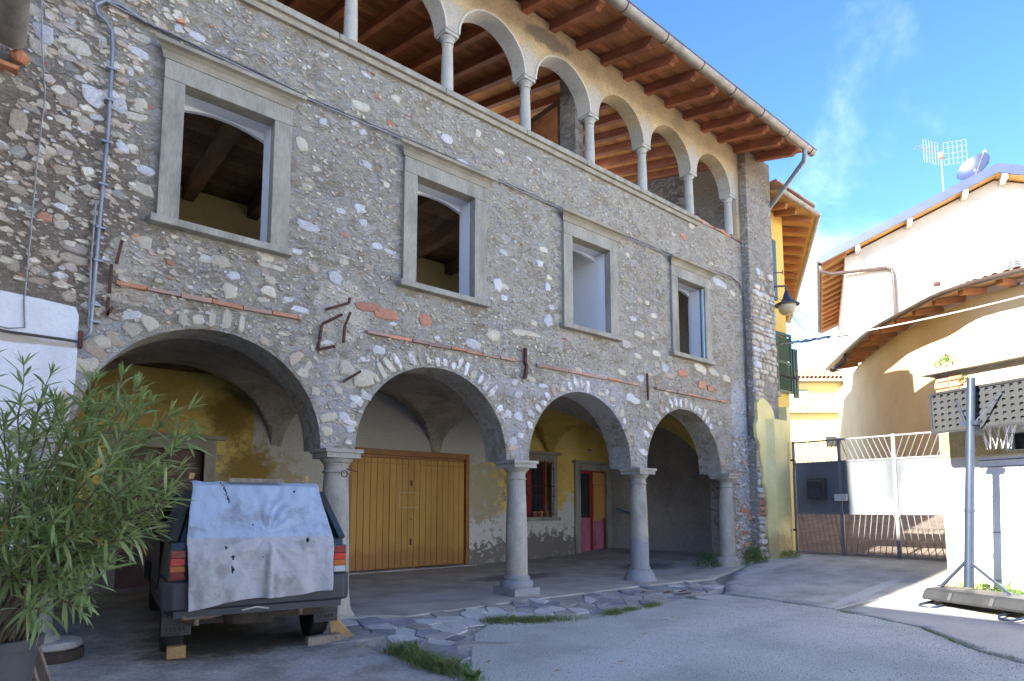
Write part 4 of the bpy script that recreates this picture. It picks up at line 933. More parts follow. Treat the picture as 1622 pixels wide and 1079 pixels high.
MB().box(6.05, 6.48, 3.976, 3.9795, 1.52, 1.535).box(6.05, 6.48, 3.976, 3.9795, 1.24, 1.255).box(6.05, 6.065, 3.976, 3.9795, 1.256, 1.519).box(6.465, 6.48, 3.976, 3.9795, 1.256, 1.519).build('glue_mark', pm('old glue', [(.46, .36, .2), (.52, .42, .26)], sc=20), gd)
MB().box(4.95, 7.7, 3.72, 4.0, .0, .115).build('threshold', M_pad, gd)

rd = thing('red_door', 'narrow red and pink double door with a plywood sheet under the third arch', 'door', (11.4, 4.0, .15))
MB().box(10.76, 10.93, 3.94, 4.1, .14, 2.13).box(11.86, 12.03, 3.94, 4.1, .14, 2.13).box(10.76, 12.03, 3.94, 4.1, 2.131, 2.29).build('door_surround', M_frame, rd)
MB().box(10.70, 12.08, 3.86, 4.05, 2.291, 2.36).build('door_cornice', M_cornice, rd)
lf = MB().box(10.94, 10.975, 4.02, 4.06, .17, 2.12).box(11.33, 11.375, 4.02, 4.06, .17, 2.12).box(10.976, 11.329, 4.02, 4.06, 2.06, 2.12).build('door_leaf', M_red, rd)
MB().box(10.976, 11.329, 4.035, 4.05, 1.0, 2.059).build('glass', M_glassdark, lf)
MB().box(10.976, 11.329, 4.022, 4.058, .17, .999).build('lower_panel', M_pink, lf)
for (z0, z1) in ((.52, .95), (.23, .46)): MB().box(11.03, 11.27, 4.008, 4.021, z0, z1).build('raised_panel', M_pink, lf)
rl = MB().box(11.385, 11.43, 4.02, 4.06, .17, 2.12).box(11.81, 11.85, 4.02, 4.06, .17, 2.12).box(11.431, 11.809, 4.02, 4.06, 2.06, 2.12).build('door_leaf', M_red, rd)
MB().box(11.431, 11.809, 4.022, 4.058, .17, .999).build('lower_panel', M_pink, rl)
for (z0, z1) in ((.52, .95), (.23, .46)): MB().box(11.48, 11.76, 4.008, 4.021, z0, z1).build('raised_panel', M_pink, rl)
MB().prism([[(11.44, .92), (11.66, .93), (11.845, 1.01), (11.85, 1.77), (11.44, 1.80)]], XZ, 4.0, 4.018).build('plywood_sheet', M_ply, rl)
MB().prism([[(11.43, 1.815), (11.85, 1.78), (11.84, 2.08), (11.43, 2.1)]], XZ, 4.003, 4.019).build('plywood_sheet', M_ply, rl)
MB().tube([(11.36, 4.0, 1.02), (11.36, 3.96, 1.03), (11.31, 3.955, 1.03)], .01, 6).build('handle', M_iron, lf)
lt = thing('wall_lamp', 'small bare bulb holder on the ochre wall above the red door', 'lamp', (11.25, 4, 2.62))
MB().tube([(11.25, 3.99, 2.64), (11.25, 3.9, 2.63), (11.24, 3.87, 2.60)], .012, 6).build('arm', M_iron, lt); MB().lathe([(.0, -.05), (.03, -.04), (.035, -.01), (.02, .02), (.012, .03)], (11.24, 3.87, 2.58), 12).build('bulb', M_lclear, lt, smooth=True)

gw = thing('barred_window', 'ground floor window with iron bars and red casement in the ochre wall', 'window', (9.5, 4, 1.0))
MB().box(8.78, 8.95, 3.95, 4.1, 1.03, 2.28).box(10.0, 10.17, 3.95, 4.1, 1.03, 2.28).box(8.78, 10.17, 3.95, 4.1, 2.281, 2.44).build('window_surround', M_frame, gw)
MB().box(8.72, 10.24, 3.87, 4.05, 2.441, 2.50).build('cornice', M_cornice, gw)
MB().box(8.74, 10.21, 3.88, 4.2, .95, 1.029).build('sill', M_frame, gw)
cs = MB().box(8.96, 9.02, 4.16, 4.20, 1.05, 2.27).box(9.93, 9.99, 4.16, 4.20, 1.05, 2.27).box(9.42, 9.55, 4.155, 4.20, 1.05, 2.27).box(9.021, 9.419, 4.16, 4.20, 1.05, 1.12).box(9.551, 9.929, 4.16, 4.20, 1.05, 1.12).build('casement', M_red, gw)
MB().box(8.97, 9.98, 4.185, 4.19, 1.06, 2.26).build('pane', M_glassdark, gw)
for k in range(8): 
    x = 9.0 + k * .133; MB().tube(wave([(x, 3.84, 1.06), (x + (.03 if k == 7 else 0), 3.84, 1.6), (x, 3.84, 2.30)], .004), .009, 6).build('bar', M_iron, gw)
for z in (1.10, 1.5, 1.72, 2.12): MB().tube([(8.93, 4.0, z), (8.95, 3.85, z), (10.0, 3.85, z), (10.02, 4.0, z)], .009, 6).build('cross_bar', M_iron, gw)
tp0 = None
for x, lab in ((9.55, 'left'), (9.72, 'middle'), (9.89, 'right')):
    p = thing('flower_pot', f'{lab} one of three small terracotta pots behind the window bars', 'pot', (x, 4.03, 1.03), group='terracotta pots on the barred window sill')
    MB().lathe([(.045, 0), (.065, .10), (.075, .10), (.075, .13), (.062, .13), (.055, .09)], (x, 4.03, 1.03), 14, cap=True).build('pot_body', M_terracotta, p, smooth=True, ang=40)
# dark old double door in the first bay
od = thing('old_wooden_door', 'dark old wooden double door with stone surround behind the oleander', 'door', (2.07, 4, .1))
MB().box(1.36, 1.52, 3.95, 4.1, .05, 2.13).box(2.62, 2.78, 3.95, 4.1, .05, 2.13).box(1.36, 2.78, 3.95, 4.1, 2.131, 2.29).build('door_surround', M_frame, od)
MB().box(1.28, 2.90, 3.86, 4.05, 2.291, 2.35).build('door_cornice', M_cornice, od)
M_maroon = pm('dark maroon door paint', [(.05, .022, .016), (.10, .04, .028), (.13, .075, .055)], sc=2.5, bump=.2, rough=.6, grain=.2)
for x0, x1 in ((1.53, 2.065), (2.075, 2.61)):
    l_ = MB().box(x0, x1, 4.12, 4.17, .08, 2.12).build('door_leaf', M_maroon, od)
    for z0, z1 in ((.18, .95), (1.05, 1.95)): MB().box(x0 + .09, x1 - .09, 4.105, 4.119, z0, z1).build('raised_panel', M_maroon, l_)
bl = thing('blue_handle', 'bluish pole leaning behind the third column by the end wall', 'pole', (12.0, 3.4, .2))
MB().tube([(11.7, 3.5, 1.22), (12.08, 3.3, 1.08)], .02, 8).build('shaft', pm('blue tool handle', [(.05, .10, .22), (.07, .14, .28)], sc=5), bl)

# ------------------------------------------------------------------ yellow plastered pier and gate
yp = thing('yellow_pier', 'pale yellow plastered pier with ragged left edge beside the gate', 'pier', (12.2, -.25, .2))
edge = [(11.86, .15), (11.84, .5), (11.80, .8), (11.83, 1.2), (11.80, 1.55), (11.72, 1.75), (11.70, 2.0), (11.60, 2.3), (11.63, 2.45), (11.52, 2.6), (11.50, 2.85), (11.58, 3.0), (11.56, 3.25), (11.66, 3.38), (11.80, 3.42), (11.95, 3.36), (12.10, 3.30), (12.2, 3.15), (12.26, 2.9), (12.27, 1.5), (12.40, .15)]
edge2 = []
for i in range(len(edge)):
    a, c = edge[i], edge[(i + 1) % len(edge)]; n = 5 if i < 17 else 2
    for q in range(n): edge2.append((lerp(a[0], c[0], q / n) + (U(-.012, .012) if q else 0), lerp(a[1], c[1], q / n) + (U(-.012, .012) if q else 0)))
MB().prism([edge2], XZ, -.23, -.165).build('plaster_skin', M_palegate, yp)
b = MB(); pts = [(11.78, -.232), (11.80, -.34), (12.40, -.34), (12.50, -.16)]
b.prism([[(12.0, -.34), (12.52, -.34), (12.52, -.161), (11.99, -.231), (11.86, -.231)]], lambda u, v, d: (u, v, d), .12, 3.0)
b.prism([[(12.52, -.34), (12.75, -.30), (12.75, .3), (12.561, .3), (12.561, -.161), (12.52, -.161)]], lambda u, v, d: (u, v, d), .12, 3.3)
b.build('pier_body', M_palegate, yp)

gate = thing('driveway_gate', 'grey steel driveway gate with solid middle sheets and slanting bars above and below', 'gate', (12.6, -1.8, .35))
GX = 12.62; YS = [-.40, -1.29, -2.24, -3.40]; GB, G1, G2, GT = .36, 1.13, 2.13, 2.57
for i, y in enumerate(YS):
    w = .045 if i in (0, 3) else .06
    MB().box(GX - .025, GX + .025, y - w / 2, y + w / 2, GB - .04, GT + .01).build('gate_post', M_gatebar, gate)
for i in range(3):
    ya, yb = YS[i] - .031, YS[i + 1] + .031; ct = .035
    for z in (GB + .01, G1, G2, GT - .02): MB().box(GX - .018, GX + .018, yb, ya, z - .015, z + .015).build('rail', M_gatebar, gate)
    MB().box(GX - .006, GX + .006, yb, ya, G1 + .016, G2 - .016).build('sheet_panel', M_gatepaint, gate)
    n = 9 if i != 2 else 10; sg = 1 if i == 0 else -1
    if i == 2: sg = 1
    for k in range(n):
        y = lerp(ya, yb, (k + .5) / n); s_ = -.075 * (1 if i == 0 else -1 if i == 1 else 1)
        MB().tube([(GX, max(yb, min(ya, y - s_)), G2 + .016), (GX, max(yb, min(ya, y + s_)), GT - .035)], .008, 6).build('upper_bar', M_gatebar, gate)
        s2 = -.05 * (-1 if i == 0 else 1 if i == 1 else -1)
        MB().tube([(GX, max(yb, min(ya, y - s2)), GB + .026), (GX, max(yb, min(ya, y + s2)), G1 - .016)], .008, 6).build('lower_bar', M_gatebar, gate)
lb = thing('letterbox', 'dark metal letterbox with rounded lid fixed on the shaded gate sheet', 'letterbox', (12.5, -.87, 1.6))
b = MB(); pr = [(0, 0), (0, .33)] + [(-.02 - .13 * sin(RD(a)), .33 + .07 * cos(RD(a))) for a in (10, 35, 60, 85)] + [(-.15, .0)]
vs = [(12.60 + x, y, 1.42 + z) for y in (-1.04, -.72) for x, z in pr]; n = len(pr); b.add(vs, [tuple(range(n)), tuple(range(2 * n - 1, n - 1, -1))] + [(i, (i + 1) % n, n + (i + 1) % n, n + i) for i in range(n)])
bx = bevel(b.build('box', M_box, lb)); MB().box(12.435, 12.449, -1.0, -.76, 1.66, 1.70).box(12.437, 12.449, -.99, -.77, 1.46, 1.62).build('flap', M_box, lb)
lk = thing('gate_lock', 'pale electric lock box on the second gate post', 'lock', (12.55, -1.29, 1.45))
bevel(MB().box(12.52, 12.594, -1.42, -1.20, 1.37, 1.50).build('lock_case', M_lightmetal, lk)); MB().tube([(12.56, -1.33, 1.37), (12.58, -1.31, 1.2), (12.6, -1.33, 1.12)], .008, 6).build('lock_cable', M_whitecable, lk)
for z in (2.2, .8): MB().tube([(GX - .03, -.35, z), (GX - .03, -.42, z)], .02, 8).build('hinge', M_iron, gate)
lp_ = MB().tube([(12.57, -2.16, 1.18), (12.55, -2.24, 1.02), (12.57, -2.33, 1.18)], .006, 6).build('rope', M_whitecable); tag(lp_, 'thin cord looped round the third gate post', 'cord')

# ------------------------------------------------------------------ garage block on the right
gwd = Vector((cos(RD(72)), sin(RD(72)), 0)); gwn = Vector((-sin(RD(72)), cos(RD(72)), 0)); P0 = Vector((10.33, -3.60, 0))
def GW(u, v, d): p = P0 - gwd * u + gwn * d; return (p.x, p.y, v)       # u runs towards the camera side, d outwards from the wall
gb = thing('garage_block', 'low sunlit garage with broken brick edge and pale shutter behind the basketball hoop', 'building', (10.3, -3.8, .1))
MB().prism([[(0, -.1), (.50, -.1), (.50, 1.92), (3.2, 1.92), (3.2, -.1), (7, -.1), (7, 3.12), (0, 3.12)], [(.86, 1.98), (1.16, 1.98), (1.16, 2.20), (.86, 2.20)]], GW, -.3, 0).build('wall', M_cream, gb)
MB().prism([[(0.02, 1.93), (3.2, 1.93), (3.2, 2.28), (1.18, 2.28), (1.18, 1.97), (.84, 1.97), (.84, 2.28), (.02, 2.28)]], GW, .001, .012).build('ochre_shadow_band', pm('shaded ochre plaster', [(.30, .21, .09), (.42, .31, .13), (.48, .37, .19)], sc=4, bump=.5, grain=.3), gb)  # ochre plaster band, its colour darkened for the backboard's shadow
MB().box(10.62, 14.5, -3.62, -3.60, -.1, 3.0).build('side_wall', M_cream, gb)
sh = MB().prism([[(.50, .0), (3.2, .0), (3.2, 1.9), (.50, 1.9)]], GW, -.05, -.012).build('shutter', M_white, gb)
for z in (1.77, 1.86, .92, .30): MB().prism([[(.50, z), (3.2, z), (3.2, z + .012), (.50, z + .012)]], GW, -.0115, -.003).build('shutter_seam', M_gatebar, sh)
MB().prism([[(.86, 1.98), (1.16, 1.98), (1.16, 2.20), (.86, 2.20)]], GW, -.2, -.16).build('vent_opening', M_glassdark, gb)
MB().prism([[(-.14, 3.121), (7, 3.121), (7, 3.19), (-.16, 3.19)]], GW, -.6, .13).build('coping', M_cornice, gb)
MB().prism([[(-.15, 3.191), (7, 3.191), (7, 3.22), (-.13, 3.22)]], GW, -.6, .10).build('coping_mortar', M_voussoir, gb)
for r_ in range(4):
    z = 2.74 + r_ * .09; u = (.02 if r_ % 2 else .0)
    while u < (.30 - .05 * abs(r_ - 2)):
        L = U(.14, .22); MB().prism([[(u, z), (u + L - .012, z), (u + L - .012, z + .072), (u, z + .072)]], GW, .001, .02 + U(0, .02)).build('brick', M_brickred if rnd.random() < .5 else M_brick, gb); u += L
for (u, z, L) in ((1.18, 2.02, .16), (1.36, 2.02, .16), (1.2, 2.11, .2), (1.42, 2.11, .12)):
    MB().prism([[(u, z), (u + L, z), (u + L, z + .08), (u, z + .08)]], GW, .001, .02).build('brick', M_brickred, gb)
MB().prism([[(.25, 2.3), (7, 2.3), (7, 2.36), (.25, 2.36)]], GW, -.0001 + .001, .02).build('ledge', M_cornice, gb)
wl_ = thing('floodlight', 'grey cylindrical light fitting at the right edge of the garage wall', 'lamp', GW(1.13, 2.35, .1))
p = GW(1.13, 0, .1); MB().lathe([(.05, 2.22), (.055, 2.24), (.045, 2.26), (.045, 2.40)], (p[0], p[1], 0), 14).build('barrel', M_lightmetal, wl_, smooth=True, ang=40)
MB().prism([[(1.02, 2.42), (1.6, 2.42), (1.6, 2.52), (1.02, 2.52)]], GW, .02, .2).build('hood', M_lightmetal, wl_)
pl = thing('weed_plant', 'small green plant growing on top of the broken brick edge behind the hoop pole', 'plant', GW(.25, 3.2, .05))
def tuft(name, mat, parent, c, r, h, n, w=.012, lean=.5, seed=0, broad=False, droop=.3):
    rr = random.Random(seed); b = MB()
    for k in range(n):
        a = rr.uniform(0, 2 * pi); q = r * sqrt(rr.random()); x, y = c[0] + q * cos(a), c[1] + q * sin(a); zb = c[2] if len(c) < 4 else zg(x, y)
        hh = h * rr.uniform(.4, 1.1); d = Vector((cos(a + rr.uniform(-1, 1)), sin(a + rr.uniform(-1, 1)), 0)); s = d.cross(Vector((0, 0, 1)))
        p = Vector((x, y, zb - .005)); ww = w * rr.uniform(.6, 1.3); L = []
        m = 4
        for i in range(m + 1):
            t = i / m; wd = ww * ((sin(pi * min(1, t * .9 + .08))) if broad else (1 - t) ** .7)
            c_ = p + Vector((0, 0, 1)) * hh * (t - droop * t * t * .6) + d * hh * lean * t * t
            L += [c_ - s * wd, c_ + s * wd]
        b.add(L, [(2 * i, 2 * i + 1, 2 * i + 3, 2 * i + 2) for i in range(m)])
    return b.build(name, mat, parent, recalc=False)
def bush(name, mat, parent, c, r, h, n, size, seed=0, flat=1.0):
    """many small leaves through a low mound"""
    rr = random.Random(seed); b = MB()
    for k in range(n):
        a = rr.uniform(0, 2 * pi); q = rr.random() ** .6; zz = rr.random(); R_ = r * sqrt(max(0, 1 - zz * zz * .8)) * q
        p = Vector((c[0] + R_ * cos(a), c[1] + R_ * flat * sin(a), c[2] + zz * h * rr.uniform(.5, 1)))
        n_ = Vector((rr.gauss(0, .6), rr.gauss(0, .6), rr.uniform(.3, 1))).normalized(); t = n_.orthogonal().normalized(); t.rotate(Matrix.Rotation(rr.uniform(0, 6.3), 3, n_)); s = n_.cross(t); L = size * rr.uniform(.6, 1.2)
        b.add([p - t * L, p - t * L * .2 + s * L * .45, p + t * L, p - t * L * .2 - s * L * .45, p + n_ * L * .12], [(0, 1, 4), (1, 2, 4), (2, 3, 4), (3, 0, 4)])
    return b.build(name, mat, parent, recalc=False)
q = GW(.22, 3.22, .08); bush('foliage', M_weed, pl, q, .16, .15, 160, .025, 3)
q = GW(.42, 2.95, .05); bush('foliage', M_weed, pl, q, .08, .12, 60, .02, 4)

# ------------------------------------------------------------------ basketball hoop
HX, HY = 9.1, -4.15; HZ = .06
hoop = thing('basketball_hoop', 'portable basketball hoop seen from behind with blue grey pole and black base', 'basketball hoop', (HX, HY, HZ))
MB().tube([(HX, HY, .3), (HX + .055, HY - .045, 1.2), (HX + .15, HY - .13, 2.83)], [.052, .05, .045], 18).build('pole', M_pole, hoop, smooth=True, ang=50)
MB().tube([(HX + .055, HY - .045, 1.19), (HX + .056, HY - .046, 1.23)], .056, 18).tube([(HX + .098, HY - .084, 1.93), (HX + .10, HY - .086, 1.96)], .052, 18).build('pole_collar', M_pole, hoop, smooth=True, ang=50)
# backboard stands beyond the pole, facing the garage wall
bd = Vector((cos(RD(70)), sin(RD(70)), 0)); bnm = Vector((sin(RD(70)), -cos(RD(70)), 0)); B0 = Vector((HX + .13, HY - .11, 0)) + bnm * .16
def BB(u, v, d): p = B0 - bd * u + bnm * d; return (p.x, p.y, v)
bw2, z0, z1 = .62, 2.22, 2.74
def rrect(x0, x1, y0, y1, r, n=5):
    out = []
    for (cx, cy, a) in ((x1 - r, y0 + r, -90), (x1 - r, y1 - r, 0), (x0 + r, y1 - r, 90), (x0 + r, y0 + r, 180)):
        for k in range(n + 1): out.append((cx + r * cos(RD(a + 90 * k / n)), cy + r * sin(RD(a + 90 * k / n))))
    return out
holes = []; nc, nr = 13, 6
for i in range(nc):
    for j in range(nr):
        cx = -bw2 + .06 + (2 * bw2 - .12) * i / (nc - 1); cz = z0 + .07 + (z1 - z0 - .12) * j / (nr - 1)
        holes.append([(cx - .022, cz - .018), (cx - .022, cz + .012), (cx - .014, cz + .02), (cx + .014, cz + .02), (cx + .022, cz + .012), (cx + .022, cz - .018)])
brd = MB().prism([rrect(-bw2, bw2, z0, z1, .05)] + holes, BB, 0, .028).prism([rrect(-bw2 + .001, bw2 - .001, z0 + .001, z1 - .001, .05)], BB, .0281, .04).build('backboard', M_board, hoop)
MB().prism([rrect(-bw2 - .012, bw2 + .012, z0 - .012, z1 + .012, .055), rrect(-bw2 + .018, bw2 - .018, z0 + .018, z1 - .018, .04)[::-1]], BB, -.012, -.0005).build('backboard_rim', M_black, hoop)
q0 = Vector((HX + .11, HY - .095, 2.27))
for s_ in (-1, 1):
    e = Vector(BB(s_ * .27, 2.61, -.01)); st = MB().bar(q0 + Vector((0, 0, .0)) - bd * s_ * .05, e, .022, .012).build('strut', M_pole, hoop)
MB().bar(q0 - bd * .11, q0 + bd * .11, .06, .05).build('pole_bracket', M_pole, hoop)
MB().bar(q0 + Vector((0, 0, -.02)), Vector(BB(0, 2.15, -.01)), .08, .05).build('pole_bracket', M_pole, hoop)
rc = Vector(BB(0, 2.33, .30)); ring = [(rc.x + .225 * cos(2 * pi * k / 28), rc.y + .225 * sin(2 * pi * k / 28), rc.z) for k in range(29)]
MB().tube(ring, .009, 8, cap=False).build('rim', M_iron, hoop)
b = MB()
for k in range(12):
    for sg in (1, -1):
        pts = []
        for i in range(6):
            t = i / 5; a = 2 * pi * k / 12 + sg * t * pi / 6 * 1.0; r_ = lerp(.22, .12, t ** .7); pts.append((rc.x + r_ * cos(a), rc.y + r_ * sin(a), rc.z - .36 * t))
        b.tube(pts, .003, 4)
b.build('net', M_net, hoop)
# base tank
u0, u1 = -.45, 1.25
def BS(u, d, z): p = Vector((HX, HY, 0)) + (-bd) * u + bnm * d; return (p.x, p.y, z)
b = MB(); prof = [(-.30, .10), (-.31, .13), (-.26, .21), (-.22, .235), (.22, .235), (.27, .20), (.30, .12), (.28, .09)]
segs = [(-.40, .85), (-.36, 1), (-.05, 1), (-.04, .955), (-.02, .955), (-.01, 1), (.42, 1), (.43, .955), (.45, .955), (.46, 1), (.92, 1), (.93, .955), (.95, .955), (.96, 1), (1.22, 1), (1.28, .85)]
n = len(prof)
for (u, s_) in segs: b.v += [BS(u, d * s_, .09 + (z - .09) * s_ + HZ * .5) for d, z in prof]
for i in range(len(segs) - 1): b.f += [(i * n + k, i * n + (k + 1) % n, (i + 1) * n + (k + 1) % n, (i + 1) * n + k) for k in range(n)]
b.f += [tuple(range(n)), tuple((len(segs) - 1) * n + k for k in range(n))]; b.mi = [0] * len(b.f)
bevel(b.build('base_tank', M_black, hoop), .012)
for u in (-.36, .55):
    MB().tube([BS(u, -.1, .10), BS(u - .02, -.33, .07), BS(u + .02, -.40, .055), BS(u + .16, -.40, .055), BS(u + .19, -.33, .07), BS(u + .17, -.1, .10)], .014, 8).build('base_foot', M_pole, hoop, smooth=True)
MB().bar((HX, HY, .62), BS(-.34, .0, .27), .028, .028).build('brace', M_pole, hoop); MB().bar((HX, HY, .62), BS(.42, .05, .27), .028, .028).build('brace', M_pole, hoop)

# ------------------------------------------------------------------ street lamp and overhead cables
sl = thing('wall_lantern', 'bell shaped street lamp with frosted globe on an arm at the stone corner', 'lamp', (12.8, -.3, 5.5))
LXc, LYc = 12.78, -.32
MB().tube([(12.56, -.10, 5.88), (12.66, -.2, 5.90), (LXc - .03, LYc + .02, 5.90), (LXc, LYc, 5.87), (LXc, LYc, 5.78)], .02, 10).build('arm', M_brownpipe, sl, smooth=True)
MB().lathe([(.02, 5.80), (.04, 5.78), (.06, 5.72), (.09, 5.62), (.13, 5.56), (.20, 5.53), (.25, 5.50), (.25, 5.485), (.17, 5.49)], (LXc, LYc, 0), 28).build('shade', M_pole, sl, smooth=True, ang=40)
MB().lathe([(.175, 5.49), (.18, 5.44), (.16, 5.36), (.11, 5.30), (.0, 5.275)], (LXc, LYc, 0), 28, cap=False).build('globe', M_globe, sl, smooth=True)
MB().tube([(12.56, -.14, 5.68), (12.68, -.24, 5.60), (12.78, -.32, 5.5)], .006, 5).build('supply_wire', M_cable, sl)
MB().tube([(12.56, -.1, 6.2), (12.9, -.2, 6.26)], .012, 6).tube([(12.9, -.2, 6.22), (12.9, -.2, 6.32)], .01, 6).tube([(12.62, -.12, 6.18), (12.62, -.12, 6.34)], .01, 6).build('insulator_bracket', M_iron, sl)
def sag(a, c, s, n=24):
    a, c = Vector(a), Vector(c); return [a.lerp(c, k / n) - Vector((0, 0, s * 4 * (k / n) * (1 - k / n))) for k in range(n + 1)]
A = Vector((12.52, -.22, 4.62)); Bp = Vector(CABLE_END); S = sag(A, Bp, .12, 40)
oc = MB().tube(S, .016, 8).build('overhead_cable', M_whitecable, smooth=True); tag(oc, 'thick pale overhead cable slung from the stone corner across to the right', 'cable')
tw2 = []
for k in range(0, 61):
    t = k / 60 * 12; i = int(t); p = S[i].lerp(S[min(i + 1, 40)], t - i); a = k * .9; tw2.append(p + Vector((0, cos(a), sin(a))) * .024)
MB().tube(tw2, .013, 6).tube([p + Vector((0, -.02, .02)) * sin(i) for i, p in enumerate(S[:12])], .014, 6).build('twisted_strand', M_cable, oc)
ow = MB().tube(sag((LXc + .05, LYc, 5.42), (16.3, .65, 5.9), .25, 20), .008, 6).build('wire', M_cable); tag(ow, 'thin dark wire drooping from the street lamp towards the houses', 'wire')
ci = MB().tube([(12.53, -.25, 3.98), (12.62, -.33, 3.92), (12.9, -.45, 3.9)], .015, 6).tube([(12.6, -.36, 3.95), (12.68, -.40, 3.86), (12.76, -.42, 3.94), (12.85, -.45, 3.85)], .012, 6).build('cable_hook', M_iron); tag(ci, 'small rusty hook with cable ends above the pale yellow pier', 'hook')

# ------------------------------------------------------------------ yellow house behind the corner
yh = thing('yellow_house', 'bright yellow house with orange rafters and green shutters behind the stone corner', 'house', (13.5, 1, 0))
c0 = Vector((13.98, .30, 0)); sdir = Vector((cos(RD(30)), sin(RD(30)), 0)); nrm = Vector((sin(RD(30)), -cos(RD(30)), 0)); c1 = c0 + sdir * 9
MB().prism([[(12.56, .30), (c0.x, c0.y), (c1.x, c1.y), (c1.x - 4, c1.y + 5), (12.56, 7)]], lambda u, v, d: (u, v, d), 0.1, 8.0).build('wall', M_yellow, yh)
oh = .72; E1 = Vector((12.0, .30 - oh * .85, 0)); 
# corner of the eaves
ecx = c0.x + .42; Ec = Vector((14.36, -.31, 0)); E2 = Ec + sdir * 9
b = MB(); I1 = Vector((12.56, .6, 0)); Ic = Vector((13.9, .6, 0)) + Vector((0, 0, 0)); I2 = c1 - nrm * .3
for (o1, o2, i1, i2) in ((Vector((12.57, -.31, 0)), Ec, I1, Ic), (Ec, E2, Ic, I2)):
    zz = lambda p, h: (p.x, p.y, h); b.add([zz(o1, 7.93), zz(o2, 7.93), zz(i2, 8.13), zz(i1, 8.13), zz(o1, 7.97), zz(o2, 7.97), zz(i2, 8.17), zz(i1, 8.17)], [(0, 1, 2, 3), (4, 7, 6, 5), (0, 4, 5, 1), (1, 5, 6, 2), (2, 6, 7, 3), (3, 7, 4, 0)])
b.build('soffit', M_pinesoffit, yh)
for x in (12.75, 13.2, 13.65): MB().bar((x, .32, 7.99), (x, -.2, 7.85), .09, .12).build('rafter', M_pine, yh)
for k in range(14):
    p = c0 + sdir * (.05 + k * .62); q = p + nrm * .62; MB().bar((p.x, p.y, 7.99), (q.x, q.y, 7.84), .09, .12).build('rafter', M_pine, yh)
MB().prism([[(12.57, -.31), (Ec.x, Ec.y), (E2.x, E2.y), (E2.x - 4, E2.y + 6), (12.57, 7)]], lambda u, v, d: (u, v, d), 8.175, 8.21).build('roof', M_tile, yh)
gy = halfpipe([(12.57, -.35, 7.97), (14.38, -.35, 7.97)], .07, 'gutter', M_gutter, yh, ribs=False); p1 = Ec + nrm * .03; p2 = E2 + nrm * .03
halfpipe([(p1.x + .02, p1.y - .02, 7.97), (p2.x, p2.y, 7.97)], .07, 'gutter', M_gutter, yh, ribs=False)
def shutter(a, c, z0, z1, label=None):
    a, c = Vector((a[0], a[1], 0)), Vector((c[0], c[1], 0)); f = MB(); d = (c - a).normalized(); L = (c - a).length; nn = d.cross(Vector((0, 0, 1)))
    def bb(mb, u0, u1, w0, w1, t=.018): mb.add([tuple(a + d * u + nn * (t * s_) + Vector((0, 0, w))) for u in (u0, u1) for s_ in (-1, 1) for w in (w0, w1)], [(0, 1, 3, 2), (4, 6, 7, 5), (0, 4, 5, 1), (2, 3, 7, 6), (0, 2, 6, 4), (1, 5, 7, 3)])
    bb(f, 0, .06, z0, z1); bb(f, L - .06, L, z0, z1)
    for z in (z0, (z0 + z1) / 2 - .03, z1 - .06): bb(f, .061, L - .061, z, z + .06)
    o = f.build('shutter', M_shutter, yh); z = z0 + .07
    if label: o['label'] = label
    while z < z1 - .09:
        if abs(z - (z0 + z1) / 2) > .05:
            s_ = MB(); s_.add([tuple(a + d * u + nn * t + Vector((0, 0, z + w))) for u in (.062, L - .062) for (t, w) in ((-.016, .0), (.012, .03), (.016, .026), (-.012, -.004))], [(0, 1, 5, 4), (1, 2, 6, 5), (2, 3, 7, 6), (3, 0, 4, 7), (0, 3, 2, 1), (4, 5, 6, 7)]); s_.build('slat', M_shutter, o)
        z += .045
shutter((13.38, .26), (14.0, .22), 3.80, 5.17); shutter((14.01, .20), (14.16, .17), 3.72, 4.85)
MB().box(12.9, 13.37, .27, .31, 3.8, 5.2).build('window_pane', M_glassdark, yh)
MB().box(12.8, 13.42, .20, .299, 3.68, 3.79).build('sill', M_frame, yh)
MB().box(13.0, 13.55, .255, .299, 5.9, 7.3).build('shutter', M_shutter, yh)

# ------------------------------------------------------------------ beige house with curving eaves
ch = thing('beige_house', 'sunlit beige house with a curved wall and dark gutter behind the gate', 'house', (18, -2, 1))
gp = [(23.5, 3.4), (20.9, 1.6), (19.3, .4), (18.6, -.3), (17.8, -1.2), (17.2, -1.85), (16.9, -2.5), (16.75, -3.5), (16.75, -5.5), (16.9, -9)]
# resample smoothly
def chaikin(p, k=2):
    for _ in range(k):
        q = [p[0]]
        for a, c in zip(p[:-1], p[1:]): q += [(lerp(a[0], c[0], .25), lerp(a[1], c[1], .25)), (lerp(a[0], c[0], .75), lerp(a[1], c[1], .75))]
        p = q + [p[-1]]
    return p
gs = chaikin(gp, 1); ZE = 6.25
def offset(p, d):
    out = []
    for i in range(len(p)):
        a, c = Vector(p[max(0, i - 1)]), Vector(p[min(len(p) - 1, i + 1)]); t = (c - a).normalized(); out.append((p[i][0] - t.y * d, p[i][1] + t.x * d))
    return out
inn = offset(gs, .78)
inn[0] = (inn[0][0] - .3, inn[0][1] - .25)
MB().prism([inn + [(28, -9), (28, 5)]], lambda u, v, d: (u, v, d), -.5, ZE - .05).build('wall', M_beige, ch, smooth=True, ang=20)
b = MB(); n = len(gs); inn2 = offset(gs, 1.1); 
b.v = [(p[0], p[1], ZE + .03) for p in gs] + [(p[0], p[1], ZE + .2) for p in inn2] + [(p[0], p[1], ZE + .07) for p in gs] + [(p[0], p[1], ZE + .24) for p in inn2]
for i in range(n - 1): b.f += [(i, i + 1, n + i + 1, n + i), (2 * n + i, 3 * n + i, 3 * n + i + 1, 2 * n + i + 1), (i, 2 * n + i, 2 * n + i + 1, i + 1)]
